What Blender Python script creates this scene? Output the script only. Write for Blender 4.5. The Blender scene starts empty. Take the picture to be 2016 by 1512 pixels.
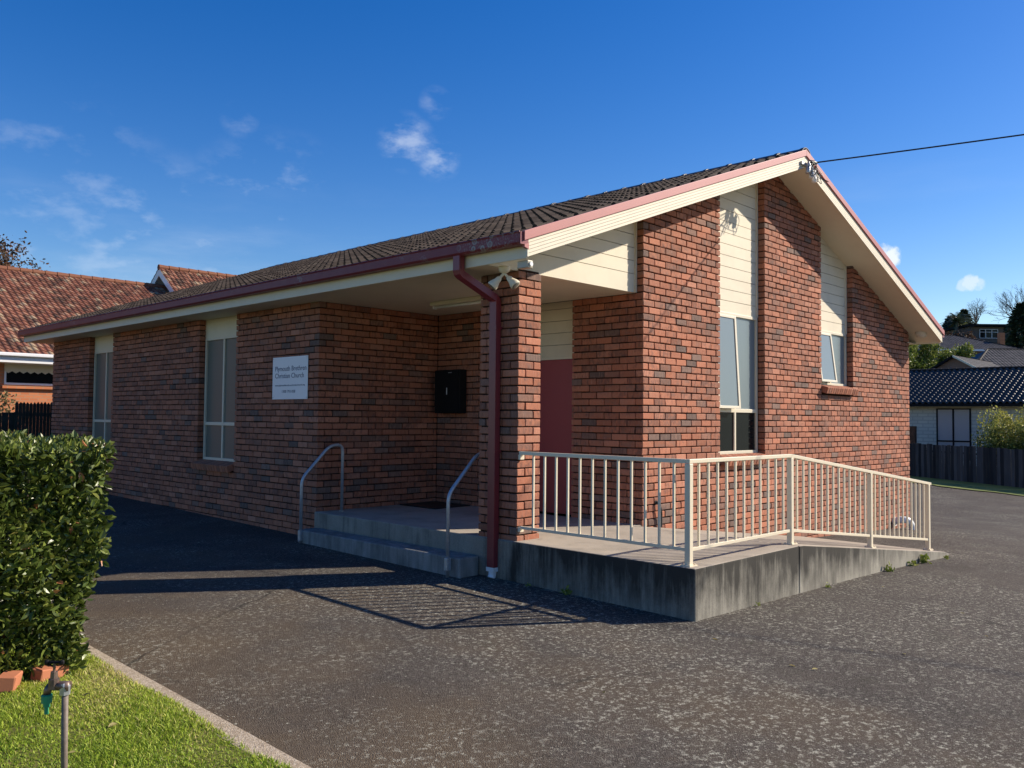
import bpy, bmesh, math, random
import numpy as np
from mathutils import Vector, Matrix
R = math.radians
rng = np.random.default_rng(7)
random.seed(7)
SC = bpy.context.scene
COL = SC.collection

# ------------------------------------------------------------------ camera
CAM = np.array([-6.407, -6.117, 1.272])
YAW, PITCH, ROLL, FPX = R(44.073), R(2.246), R(0.546), 1684.2
F_ = np.array([math.cos(PITCH)*math.cos(YAW), math.cos(PITCH)*math.sin(YAW), math.sin(PITCH)])
R_ = np.array([math.sin(YAW), -math.cos(YAW), 0.0])
U_ = np.cross(R_, F_)
cR, sR = math.cos(ROLL), math.sin(ROLL)
R2, U2 = cR*R_ + sR*U_, -sR*R_ + cR*U_
cd = bpy.data.cameras.new('camera')
cam = bpy.data.objects.new('camera', cd); COL.objects.link(cam)
cam.matrix_world = Matrix(((R2[0], U2[0], -F_[0], CAM[0]), (R2[1], U2[1], -F_[1], CAM[1]), (R2[2], U2[2], -F_[2], CAM[2]), (0, 0, 0, 1)))
cd.sensor_width = 36; cd.sensor_fit = 'HORIZONTAL'; cd.lens = FPX/2016*36
cd.clip_start = 0.05; cd.clip_end = 4000
SC.camera = cam

# ------------------------------------------------------------------ light and sky
SUN_AZ, SUN_EL = -31.5, 30.0
SUN = np.array([math.cos(R(SUN_EL))*math.cos(R(SUN_AZ)), math.cos(R(SUN_EL))*math.sin(R(SUN_AZ)), math.sin(R(SUN_EL))])
sl = bpy.data.lights.new('sun', 'SUN'); sl.energy = 5.0; sl.angle = R(0.53); sl.color = (1.0, 0.885, 0.735)
so = bpy.data.objects.new('sun', sl); COL.objects.link(so)
so.rotation_euler = Vector(-SUN).to_track_quat('-Z', 'Y').to_euler()
so.location = (20, -20, 30)
VS = SC.view_settings
VS.view_transform = 'Standard'; VS.look = 'None'; VS.gamma = 1; VS.exposure = 0.62; VS.use_curve_mapping = False
W = bpy.data.worlds.new('World'); SC.world = W; W.use_nodes = True
SKY_STRENGTH = 0.076

def build_world():
    nt = W.node_tree; nt.nodes.clear(); L = nt.links.new
    out = nt.nodes.new('ShaderNodeOutputWorld'); bg = nt.nodes.new('ShaderNodeBackground')
    sky = nt.nodes.new('ShaderNodeTexSky'); sky.sky_type = 'NISHITA'; sky.sun_disc = False
    sky.sun_elevation = R(SUN_EL); sky.sun_rotation = R(90 - SUN_AZ)
    sky.altitude = 0; sky.air_density = 1.0; sky.dust_density = 0.3; sky.ozone_density = 2.2
    tc = nt.nodes.new('ShaderNodeTexCoord')
    def math_(op, a, b=None, clamp=False):
        m = nt.nodes.new('ShaderNodeMath'); m.operation = op; m.use_clamp = clamp
        for i, v in enumerate((a, b)):
            if v is None: continue
            if isinstance(v, (int, float)): m.inputs[i].default_value = v
            else: L(v, m.inputs[i])
        return m.outputs[0]
    def noise(scale, vec, detail=6, rough=.55):
        n = nt.nodes.new('ShaderNodeTexNoise'); n.inputs['Scale'].default_value = scale
        n.inputs['Detail'].default_value = detail; n.inputs['Roughness'].default_value = rough
        L(vec, n.inputs['Vector']); return n.outputs['Fac']
    def maprange(v, a, b, c=0., d=1.):
        m = nt.nodes.new('ShaderNodeMapRange'); m.interpolation_type = 'SMOOTHSTEP'
        L(v, m.inputs[0]); m.inputs[1].default_value = a; m.inputs[2].default_value = b
        m.inputs[3].default_value = c; m.inputs[4].default_value = d; return m.outputs[0]
    mp = nt.nodes.new('ShaderNodeMapping'); mp.inputs['Scale'].default_value = (1.0, 1.0, 5.0)
    mp.inputs['Rotation'].default_value = (0.1, 0.15, 0.3)
    L(tc.outputs['Generated'], mp.inputs[0])
    sep = nt.nodes.new('ShaderNodeSeparateXYZ'); L(tc.outputs['Generated'], sep.inputs[0])
    # wisps of high cloud, thicker towards the horizon
    wisp = maprange(noise(2.2, mp.outputs[0], 9, .60), .50, .80)
    low = maprange(sep.outputs[2], .03, .30, 1., .0)
    cloud = math_('MULTIPLY', math_('MULTIPLY', wisp, low), .50)
    # a few single small clouds: torn wisps and two puffs
    mp2 = nt.nodes.new('ShaderNodeMapping'); mp2.inputs['Scale'].default_value = (1.0, 1.0, 1.9); mp2.inputs['Rotation'].default_value = (.5, .35, .2)
    L(tc.outputs['Generated'], mp2.inputs[0])
    fine = noise(15, mp2.outputs[0], 9, .58); tiny = noise(75, tc.outputs['Generated'], 6, .6)
    for d, ang, amt, puff in CLOUDS:
        dp = nt.nodes.new('ShaderNodeVectorMath'); dp.operation = 'DOT_PRODUCT'
        L(tc.outputs['Generated'], dp.inputs[0]); dp.inputs[1].default_value = d
        m = maprange(dp.outputs['Value'], math.cos(R(ang)), 1.0)
        if puff > .08:
            shape = maprange(math_('ADD', m, math_('MULTIPLY', math_('SUBTRACT', tiny, .5), 1.9)), 
            .38, 1.0); shape = math_('MULTIPLY', shape, maprange(m, .0, .25))
        else: shape = math_('MULTIPLY', m, maprange(fine, .50-puff, .72-puff))
        cloud = math_('MAXIMUM', cloud, math_('MULTIPLY', shape, amt))
    hs = nt.nodes.new('ShaderNodeHueSaturation'); hs.inputs['Hue'].default_value = .516; hs.inputs['Saturation'].default_value = 1.46; hs.inputs['Value'].default_value = 1.25
    L(sky.outputs[0], hs.inputs['Color'])
    mix = nt.nodes.new('ShaderNodeMix'); mix.data_type = 'RGBA'
    L(cloud, mix.inputs[0]); L(hs.outputs[0], mix.inputs[6]); mix.inputs[7].default_value = (8.0, 8.6, 9.4, 1)
    L(mix.outputs[2], bg.inputs['Color']); bg.inputs['Strength'].default_value = SKY_STRENGTH
    L(bg.outputs[0], out.inputs[0])

def pixdir(u, v):
    d = F_*FPX + R2*(u-1008) - U2*(v-756); return tuple(d/np.linalg.norm(d))
# directions of the single clouds (unit vectors)
CLOUDS = [(pixdir(800, 280), 2.1, .36, .06), (pixdir(862, 312), 1.7, .36, .06), (pixdir(857, 203), 1.2, .16, .06), (pixdir(472, 236), 1.3, .12, .06),
          (pixdir(1748, 505), 1.1, .95, .10), (pixdir(1899, 562), .6, .42, .10), (pixdir(1912, 558), .7, .62, .10), (pixdir(1926, 561), .6, .42, .10), (pixdir(540, 462), 7.0, .24, .02), (pixdir(110, 410), 8.0, .15, .02), (pixdir(300, 500), 7.0, .22, .02)]
build_world()

# ------------------------------------------------------------------ helpers
WORLD_LOC = {}
def props(o, label=None, cat=None, group=None, kind=None):
    if label: o['label'] = label
    if cat: o['category'] = cat
    if group: o['group'] = group
    if kind: o['kind'] = kind
    return o
def thing(name, label, cat, loc=(0, 0, 0), group=None):
    e = bpy.data.objects.new(name, None); COL.objects.link(e); e.location = loc; e.empty_display_size = .1
    WORLD_LOC[e.name] = np.array(loc, float)
    return props(e, label, cat, group)
def link(name, me, parent=None, loc=(0, 0, 0)):
    o = bpy.data.objects.new(name, me); COL.objects.link(o)
    wl = np.array(loc, float); WORLD_LOC[o.name] = wl
    if parent is not None:
        o.parent = parent; wl2 = wl - WORLD_LOC[parent.name]; o.location = tuple(wl2)
    else:
        o.location = tuple(wl)
    return o
def mesh(name, V, F, m=None, smooth=False, col=None):
    me = bpy.data.meshes.new(name)
    if isinstance(V, np.ndarray) and isinstance(F, np.ndarray):
        nv, (nf, k) = len(V), F.shape
        me.vertices.add(nv); me.vertices.foreach_set('co', V.astype(np.float32).ravel())
        me.loops.add(nf*k); me.loops.foreach_set('vertex_index', F.astype(np.int32).ravel())
        me.polygons.add(nf); me.polygons.foreach_set('loop_start', np.arange(0, nf*k, k, dtype=np.int32))
        me.update(calc_edges=True)
    else:
        me.from_pydata([tuple(map(float, v)) for v in V], [], [tuple(map(int, f)) for f in F]); me.update()
    if m is not None: me.materials.append(m)
    if col is not None:
        a = me.attributes.new('rnd', 'FLOAT_COLOR', 'POINT')
        c = np.ones((len(V), 4), np.float32); c[:, :3] = col; a.data.foreach_set('color', c.ravel())
    me.polygons.foreach_set('use_smooth', np.full(len(me.polygons), bool(smooth)))
    return me
class MB:
    def __init__(s): s.v = []; s.f = []
    def add(s, V, F):
        n = len(s.v); s.v += [tuple(v) for v in V]; s.f += [tuple(i+n for i in f) for f in F]; return s
    def box(s, x0, x1, y0, y1, z0, z1):
        return s.add([(x0,y0,z0),(x1,y0,z0),(x1,y1,z0),(x0,y1,z0),(x0,y0,z1),(x1,y0,z1),(x1,y1,z1),(x0,y1,z1)],
                     [(0,3,2,1),(4,5,6,7),(0,1,5,4),(1,2,6,5),(2,3,7,6),(3,0,4,7)])
    def prism(s, poly, axis, a0, a1):
        # poly: list of 2D points in the two other axes (order x,y,z without axis), extruded along axis
        def P(p, a):
            q = list(p); q.insert(axis, a); return q
        n = len(poly); ar = sum(poly[i][0]*poly[(i+1) % n][1]-poly[(i+1) % n][0]*poly[i][1] for i in range(n))
        if (ar < 0) != (axis == 1): poly = poly[::-1]
        V = [P(p, a0) for p in poly] + [P(p, a1) for p in poly]
        F = [tuple(range(n))[::-1], tuple(range(n, 2*n))] + [(i, (i+1) % n, n+(i+1) % n, n+i) for i in range(n)]
        return s.add(V, F)
    def bar(s, a, b, w, h, up=(0, 0, 1)):
        a, b = np.array(a, float), np.array(b, float); d = b-a; d /= np.linalg.norm(d)
        x = np.cross(d, up); x /= np.linalg.norm(x); y = np.cross(x, d)
        V = [p + x*i*w/2 + y*j*h/2 for p in (a, b) for i, j in ((-1,-1),(1,-1),(1,1),(-1,1))]
        return s.add(V, [(0,1,2,3)[::-1],(4,5,6,7),(0,4,5,1)[::-1],(1,5,6,2)[::-1],(2,6,7,3)[::-1],(3,7,4,0)[::-1]])
    def tube(s, pts, r, n=10, cap=True):
        pts = [np.array(p, float) for p in pts]; rr = r if hasattr(r, '__len__') else [r]*len(pts)
        V, F = [], []; prev = None
        for i, p in enumerate(pts):
            d = pts[min(i+1, len(pts)-1)] - pts[max(i-1, 0)]; d /= (np.linalg.norm(d)+1e-9)
            ref = prev if prev is not None else (np.array([1., 0, 0]) if abs(d[0]) < .9 else np.array([0., 1, 0]))
            x = ref - d*(ref@d); x /= (np.linalg.norm(x)+1e-9); prev = x; y = np.cross(d, x)
            V += [p + rr[i]*(x*math.cos(2*math.pi*k/n)+y*math.sin(2*math.pi*k/n)) for k in range(n)]
        for i in range(len(pts)-1):
            F += [(i*n+k, i*n+(k+1) % n, (i+1)*n+(k+1) % n, (i+1)*n+k) for k in range(n)]
        if cap: F += [tuple(range(n))[::-1], tuple((len(pts)-1)*n+k for k in range(n))]
        return s.add(V, F)
    def lathe(s, c, prof, n=16, axis=(0, 0, 1)):
        ax = np.array(axis, float); ax /= np.linalg.norm(ax); return s.tube([np.array(c)+ax*h for r, h in prof], [max(r, 1e-4) for r, h in prof], n)
    def build(s, name, m, parent=None, smooth=False, bevel=0, **kw):
        o = link(name, mesh(name, s.v, s.f, m, smooth), parent)
        if parent is not None:
            # geometry is in world coordinates
            o.location = tuple(-WORLD_LOC[parent.name]); WORLD_LOC[o.name] = np.zeros(3)
        if bevel:
            b = o.modifiers.new('bevel', 'BEVEL'); b.width = bevel; b.segments = 2; b.limit_method = 'ANGLE'; b.angle_limit = R(40)
        return props(o, **kw) if kw else o
def smooth_path(pts, k=6):
    P = [np.array(p, float) for p in pts]; out = []
    P = [2*P[0]-P[1]] + P + [2*P[-1]-P[-2]]
    for i in range(1, len(P)-2):
        for t in np.linspace(0, 1, k, endpoint=False):
            out.append(.5*((2*P[i])+(-P[i-1]+P[i+1])*t+(2*P[i-1]-5*P[i]+4*P[i+1]-P[i+2])*t*t+(-P[i-1]+3*P[i]-3*P[i+1]+P[i+2])*t**3))
    return out + [P[-2]]
def fillet(pts, r, k=5):
    P = [np.array(p, float) for p in pts]; out = [P[0]]
    for i in range(1, len(P)-1):
        a = P[i-1]-P[i]; b = P[i+1]-P[i]; la, lb = np.linalg.norm(a), np.linalg.norm(b); q = min(r, la*.48, lb*.48)
        A, B = P[i]+a/la*q, P[i]+b/lb*q
        for t in np.linspace(0, 1, k): out.append((1-t)**2*A+2*t*(1-t)*P[i]+t*t*B)
    return out + [P[-1]]

# ------------------------------------------------------------------ materials
class Mat:
    def __init__(s, name, color=(.5, .5, .5), rough=.6, spec=.4, metal=0.):
        s.m = bpy.data.materials.new(name); s.m.use_nodes = True; s.nt = s.m.node_tree
        s.b = s.nt.nodes['Principled BSDF']; s.b.inputs['Base Color'].default_value = (*color, 1)
        s.b.inputs['Roughness'].default_value = rough; s.b.inputs['Specular IOR Level'].default_value = spec
        s.b.inputs['Metallic'].default_value = metal; s._pos = None
    def n(s, t, **kw):
        n = s.nt.nodes.new(t)
        for k, v in kw.items(): setattr(n, k, v)
        return n
    def L(s, a, b): s.nt.links.new(a, b)
    def pos(s, scale=(1, 1, 1), off=None):
        if s._pos is None: s._pos = s.n('ShaderNodeNewGeometry').outputs['Position']
        v = s.n('ShaderNodeVectorMath', operation='MULTIPLY'); s.L(s._pos, v.inputs[0]); v.inputs[1].default_value = scale
        if off is not None:
            a = s.n('ShaderNodeVectorMath', operation='ADD'); s.L(v.outputs[0], a.inputs[0]); s.L(off, a.inputs[1]); return a.outputs[0]
        return v.outputs[0]
    def noise(s, scale=1, vec=None, detail=4, rough=.5, color=False):
        n = s.n('ShaderNodeTexNoise'); n.inputs['Scale'].default_value = scale; n.inputs['Detail'].default_value = detail
        n.inputs['Roughness'].default_value = rough; s.L(vec if vec is not None else s.pos(), n.inputs['Vector'])
        return n.outputs['Color' if color else 'Fac']
    def voro(s, scale, vec=None, feature='F1', out='Distance'):
        n = s.n('ShaderNodeTexVoronoi', feature=feature); n.inputs['Scale'].default_value = scale
        s.L(vec if vec is not None else s.pos(), n.inputs['Vector']); return n.outputs[out]
    def ramp(s, f, stops, interp='LINEAR'):
        r = s.n('ShaderNodeValToRGB'); s.L(f, r.inputs[0]); e = r.color_ramp.elements; r.color_ramp.interpolation = interp
        while len(e) < len(stops): e.new(.5)
        for el, (p, c) in zip(e, stops):
            el.position = p; el.color = (*c, 1) if hasattr(c, '__len__') else (c, c, c, 1)
        return r.outputs[0]
    def mix(s, f, a, b, blend='MIX'):
        m = s.n('ShaderNodeMix', data_type='RGBA', blend_type=blend)
        for sock, v in ((m.inputs[0], f), (m.inputs[6], a), (m.inputs[7], b)):
            if isinstance(v, (int, float)): sock.default_value = v
            elif isinstance(v, tuple): sock.default_value = (*v, 1)
            else: s.L(v, sock)
        return m.outputs[2]
    def math(s, op, a, b=0., clamp=False):
        m = s.n('ShaderNodeMath', operation=op, use_clamp=clamp)
        for i, v in enumerate((a, b)):
            if isinstance(v, (int, float)): m.inputs[i].default_value = v
            else: s.L(v, m.inputs[i])
        return m.outputs[0]
    def base(s, c): s.L(c, s.b.inputs['Base Color']); return s
    def roughness(s, c): s.L(c, s.b.inputs['Roughness']); return s
    def bump(s, h, strength=.3, dist=.01):
        b = s.n('ShaderNodeBump'); b.inputs['Strength'].default_value = strength; b.inputs['Distance'].default_value = dist
        s.L(h, b.inputs['Height']); s.L(b.outputs[0], s.b.inputs['Normal']); return s

def painted(name, c, rough=.45, spec=.4, dirt=.15, scale=3.):
    k = Mat(name, c, rough, spec)
    d = k.ramp(k.noise(scale, detail=6, rough=.6), [(.45, 0.), (.8, 1.)])
    dark = tuple(x*.62 for x in c)
    k.base(k.mix(k.math('MULTIPLY', d, dirt*4, True), c, dark)).bump(k.noise(60, detail=3), .06, .004)
    return k.m
CREAM = painted('cream_paint', (.72, .65, .50), .5, .3, .05)
CREAM_BOARD = painted('cream_weatherboard', (.70, .63, .485), .6, .25, .07)
CREAM_STEEL = painted('cream_steel', (.72, .64, .48), .35, .5, .03)
ALU = painted('cream_aluminium', (.66, .60, .46), .4, .5, .03)
MAROON = painted('maroon_paint', (.21, .030, .036), .35, .5, .05)
DOOR_RED = painted('dark_red_door', (.30, .030, .034), .4, .4, .04)
WHITE = painted('white_paint', (.78, .78, .78), .4, .4, .02)
SIGN_WHITE = painted('sign_white', (.80, .80, .80), .35, .5, .01)
SIGN_INK = painted('sign_ink', (.06, .08, .14), .5, .3, .0)
BLACK = painted('black_metal', (.008, .008, .009), .75, .2, .0)
RUBBER = painted('black_plastic', (.02, .02, .02), .5, .4, .0)

def gutter_mat():
    k = Mat('gutter_paint', (.14, .028, .036), .45, .35)
    v = k.n('ShaderNodeTexVoronoi', feature='F1'); v.inputs['Scale'].default_value = 9; k.L(k.pos(), v.inputs['Vector'])
    dg = k.n('ShaderNodeVectorMath', operation='DISTANCE'); k.L(k.pos(), dg.inputs[0]); dg.inputs[1].default_value = (-.57, -.15, 3.0)
    patch = k.math('MAXIMUM', k.ramp(k.noise(1.3, detail=3), [(.60, 0.), (.70, .7)]), k.ramp(dg.outputs['Value'], [(.25, 1.), (.55, 0.)]))
    ring = k.ramp(v.outputs['Distance'], [(.0, .55), (.18, .2), (.26, .9), (.36, 0.)])
    fine = k.ramp(k.noise(40, detail=4), [(.52, 0.), (.66, .5)])
    lich = k.math('MULTIPLY', k.math('MAXIMUM', ring, fine), patch, True)
    streak = k.ramp(k.noise(1, k.pos((7, 7, .7)), detail=5), [(.4, 0.), (.75, 1.)])
    c = k.mix(k.math('MULTIPLY', streak, .35), (.19, .030, .036), (.23, .07, .07))
    k.base(k.mix(lich, c, (.30, .32, .28))); return k.m
GUTTER = gutter_mat()
GLARE_FADED_RED = painted('glare_faded_red_paint', (.40, .125, .115), .45, .4, .06)  # faded red, lightened further with the pink of sun glare in its colour

def brick_nodes(name, joined):
    k = Mat(name, (.3, .1, .06), .82, .2)
    if joined:
        a = k.n('ShaderNodeAttribute', attribute_name='rnd'); vec = a.outputs['Color']
    else:
        vec = k.n('ShaderNodeObjectInfo').outputs['Color']
    sp = k.n('ShaderNodeSeparateColor'); k.L(vec, sp.inputs[0]); r, g, b = sp.outputs[0], sp.outputs[1], sp.outputs[2]
    sc = k.n('ShaderNodeVectorMath', operation='SCALE'); k.L(vec, sc.inputs[0]); sc.inputs['Scale'].default_value = 17.
    base = k.ramp(r, [(.0, (.125, .088, .074)), (.05, (.20, .130, .104)), (.10, (.265, .126, .086)), (.16, (.32, .126, .077)), (.45, (.37, .138, .079)), (.78, (.40, .155, .090)), (1., (.43, .190, .122))])
    bright = k.ramp(g, [(0., .78), (.5, 1.0), (1., 1.2)])
    c = k.mix(1., base, bright, 'MULTIPLY')
    streak = k.noise(1, k.pos((75, 75, 9), sc.outputs[0]), detail=4, rough=.65)
    c = k.mix(k.ramp(streak, [(.50, 0.), (.72, .42)]), c, (.50, .30, .215))
    flash = k.noise(1, k.pos((9, 9, 12), sc.outputs[0]), detail=3)
    c = k.mix(k.ramp(k.math('ADD', flash, k.math('MULTIPLY', k.math('SUBTRACT', g, .5), -.25)), [(.56, 0.), (.72, .45)]), c, (.19, .125, .105))
    blot = k.noise(1, k.pos((24, 24, 13), sc.outputs[0]), detail=5, rough=.6)
    thr = k.math('ADD', blot, k.math('MULTIPLY', k.math('SUBTRACT', b, .5), .24))
    c = k.mix(k.ramp(thr, [(.53, 0.), (.70, .55)]), c, (.10, .062, .055))
    spots = k.noise(1, k.pos((120, 120, 90), sc.outputs[0]), detail=2)
    c = k.mix(k.ramp(spots, [(.66, 0.), (.74, .8)]), c, (.05, .035, .03))
    weather = k.noise(1, k.pos((.9, .9, .7)), detail=5, rough=.6)
    c = k.mix(k.ramp(weather, [(.40, 0.), (.75, .18)]), c, (.16, .085, .06))
    k.base(c)
    h = k.math('ADD', k.noise(1, k.pos((160, 160, 25), sc.outputs[0]), detail=5, rough=.7), k.math('MULTIPLY', blot, .8))
    k.bump(h, .55, .005)
    return k.m
BRICK_ONE, BRICK_ALL = brick_nodes('brick_single', False), brick_nodes('brick_joined', True)
def mortar_mat():
    k = Mat('mortar', (.08, .05, .04), .95, .1)
    k.base(k.ramp(k.noise(14, detail=6, rough=.65), [(.3, (.024, .014, .011)), (.7, (.052, .029, .021))])).bump(k.noise(180, detail=3), .5, .004); return k.m
MORTAR = mortar_mat()

def tile_mat(name, stops, rough=.55, spec=.35, joined=True, lichen=.22, lich_col=(.22, .20, .16)):
    k = Mat(name, (.05, .04, .035), rough, spec)
    vec = k.n('ShaderNodeAttribute', attribute_name='rnd').outputs['Color'] if joined else k.n('ShaderNodeObjectInfo').outputs['Color']
    sp = k.n('ShaderNodeSeparateColor'); k.L(vec, sp.inputs[0])
    c = k.ramp(sp.outputs[0], stops)
    n = k.noise(7, detail=6, rough=.65)
    c = k.mix(k.ramp(n, [(.5, 0.), (.74, lichen)]), c, lich_col)
    k.base(c).bump(k.noise(90, detail=3), .25, .004); return k.m
DARK = [(0., (.032, .024, .019)), (.5, (.052, .039, .030)), (1., (.082, .063, .049))]
TILE_ONE, TILE_ALL = tile_mat('roof_tile_single', DARK, .85, .12, False), tile_mat('roof_tile_joined', DARK, .85, .12, True)
RIDGE = painted('ridge_cap', (.045, .042, .045), .35, .5, .1)
ORANGE_TILE = tile_mat('orange_tile', [(0., (.070, .044, .036)), (.25, (.145, .062, .044)), (.6, (.215, .085, .058)), (.85, (.27, .130, .088)), (1., (.31, .235, .155))], .9, .1, True, .45, (.27, .19, .12))
GLAZED = tile_mat('glazed_dark_tile', [(0., (.010, .010, .012)), (1., (.022, .022, .024))], .30, .6, True, .0)
FARTILE = tile_mat('grey_tile', [(0., (.035, .034, .036)), (1., (.085, .08, .078))], .6, .4, True, .3, (.16, .15, .12))

def glass(name, c, rough, spec=.5):
    k = Mat(name, c, rough, spec)
    k.bump(k.noise(2.2, detail=2), .04, .02); return k.m
FROST = glass('frosted_glass', (.15, .195, .215), .28, .6)
DARKGLASS = glass('dark_glass', (.008, .012, .013), .08, .18)
FROSTBOX = glass('cloudy_plastic', (.42, .39, .31), .3, .5)
SIDEGLASS = glass('side_glass', (.150, .150, .122), .35, .25)

def concrete_mat(name, c0, c1, stain, stain_amt, top=None, mould=0.):
    k = Mat(name, c0, .9, .2)
    c = k.ramp(k.noise(2.4, detail=7, rough=.6), [(.3, c0), (.7, c1)])
    c = k.mix(k.ramp(k.noise(110, detail=2), [(.35, .35), (.55, 0.)]), c, tuple(x*.6 for x in c0))
    run = k.noise(1, k.pos((16, 16, 1.3)), detail=7, rough=.66)
    run2 = k.noise(1, k.pos((4.5, 4.5, 1.6)), detail=6, rough=.65)
    big = k.noise(1.3, detail=5, rough=.6)
    if mould:
        # black mould creeping down from the top edge
        sz = k.n('ShaderNodeSeparateXYZ'); k.L(k.pos(), sz.inputs[0])
        edge = k.math('MULTIPLY', k.math('ADD', k.math('MULTIPLY', k.math('ADD', sz.outputs[2], .25), mould), .03), k.ramp(k.math('MULTIPLY', sz.outputs[1], -1.), [(.05, 0.), (.9, 1.)]))
        edge = k.math('SUBTRACT', edge, k.ramp(k.math('MULTIPLY', sz.outputs[1], .5), [(.0, 0.), (.3, .13)]))
    else: edge = 0.
    tot = k.math('ADD', k.math('ADD', k.math('MULTIPLY', run, .44), k.math('MULTIPLY', run2, .44)), k.math('ADD', k.math('MULTIPLY', big, .36), k.math('SUBTRACT', edge, .06)))
    st = k.ramp(tot, [(.43, 0.), (.66, stain_amt)])
    c = k.mix(st, c, stain)
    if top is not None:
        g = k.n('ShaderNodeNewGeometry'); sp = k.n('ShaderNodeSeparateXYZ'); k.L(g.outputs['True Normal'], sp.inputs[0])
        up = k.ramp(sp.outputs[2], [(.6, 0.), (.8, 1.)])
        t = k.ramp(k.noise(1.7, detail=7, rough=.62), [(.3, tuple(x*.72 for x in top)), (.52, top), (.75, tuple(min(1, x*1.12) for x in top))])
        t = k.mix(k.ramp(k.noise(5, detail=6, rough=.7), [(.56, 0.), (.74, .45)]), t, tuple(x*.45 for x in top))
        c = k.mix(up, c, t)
    k.base(c).bump(k.noise(60, detail=5, rough=.7), .35, .006); return k.m
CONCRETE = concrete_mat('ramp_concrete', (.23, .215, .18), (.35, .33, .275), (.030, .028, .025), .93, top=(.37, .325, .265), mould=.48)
STEPC = concrete_mat('step_concrete', (.27, .27, .255), (.40, .395, .375), (.10, .10, .092), .75)
def kerb_mat():
    k = Mat('kerb_aggregate', (.4, .33, .25), .92, .15)
    c = k.ramp(k.noise(2.2, detail=6, rough=.65), [(.3, (.36, .285, .20)), (.7, (.50, .415, .31))])
    q = k.n('ShaderNodeSeparateColor'); k.L(k.voro(130, out='Color'), q.inputs[0])
    c = k.mix(k.ramp(q.outputs[0], [(.4, 0.), (1., .75)]), c, (.15, .115, .085)); c = k.mix(k.ramp(q.outputs[1], [(.6, 0.), (1., .7)]), c, (.62, .55, .44))
    c = k.mix(k.ramp(k.noise(6, detail=5, rough=.7), [(.55, 0.), (.7, .5)]), c, (.20, .15, .09))
    k.base(c).bump(k.voro(130), .6, .006); return k.m
KERB = kerb_mat() or concrete_mat('kerb_concrete', (.36, .30, .235), (.50, .42, .33), (.24, .18, .12), .5)
RIDGE_RED = painted('weathered_ridge_tile', (.21, .095, .06), .9, .1, .12, 6.)
PAVER = painted('terracotta_brick', (.42, .16, .085), .85, .2, .1)

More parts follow.
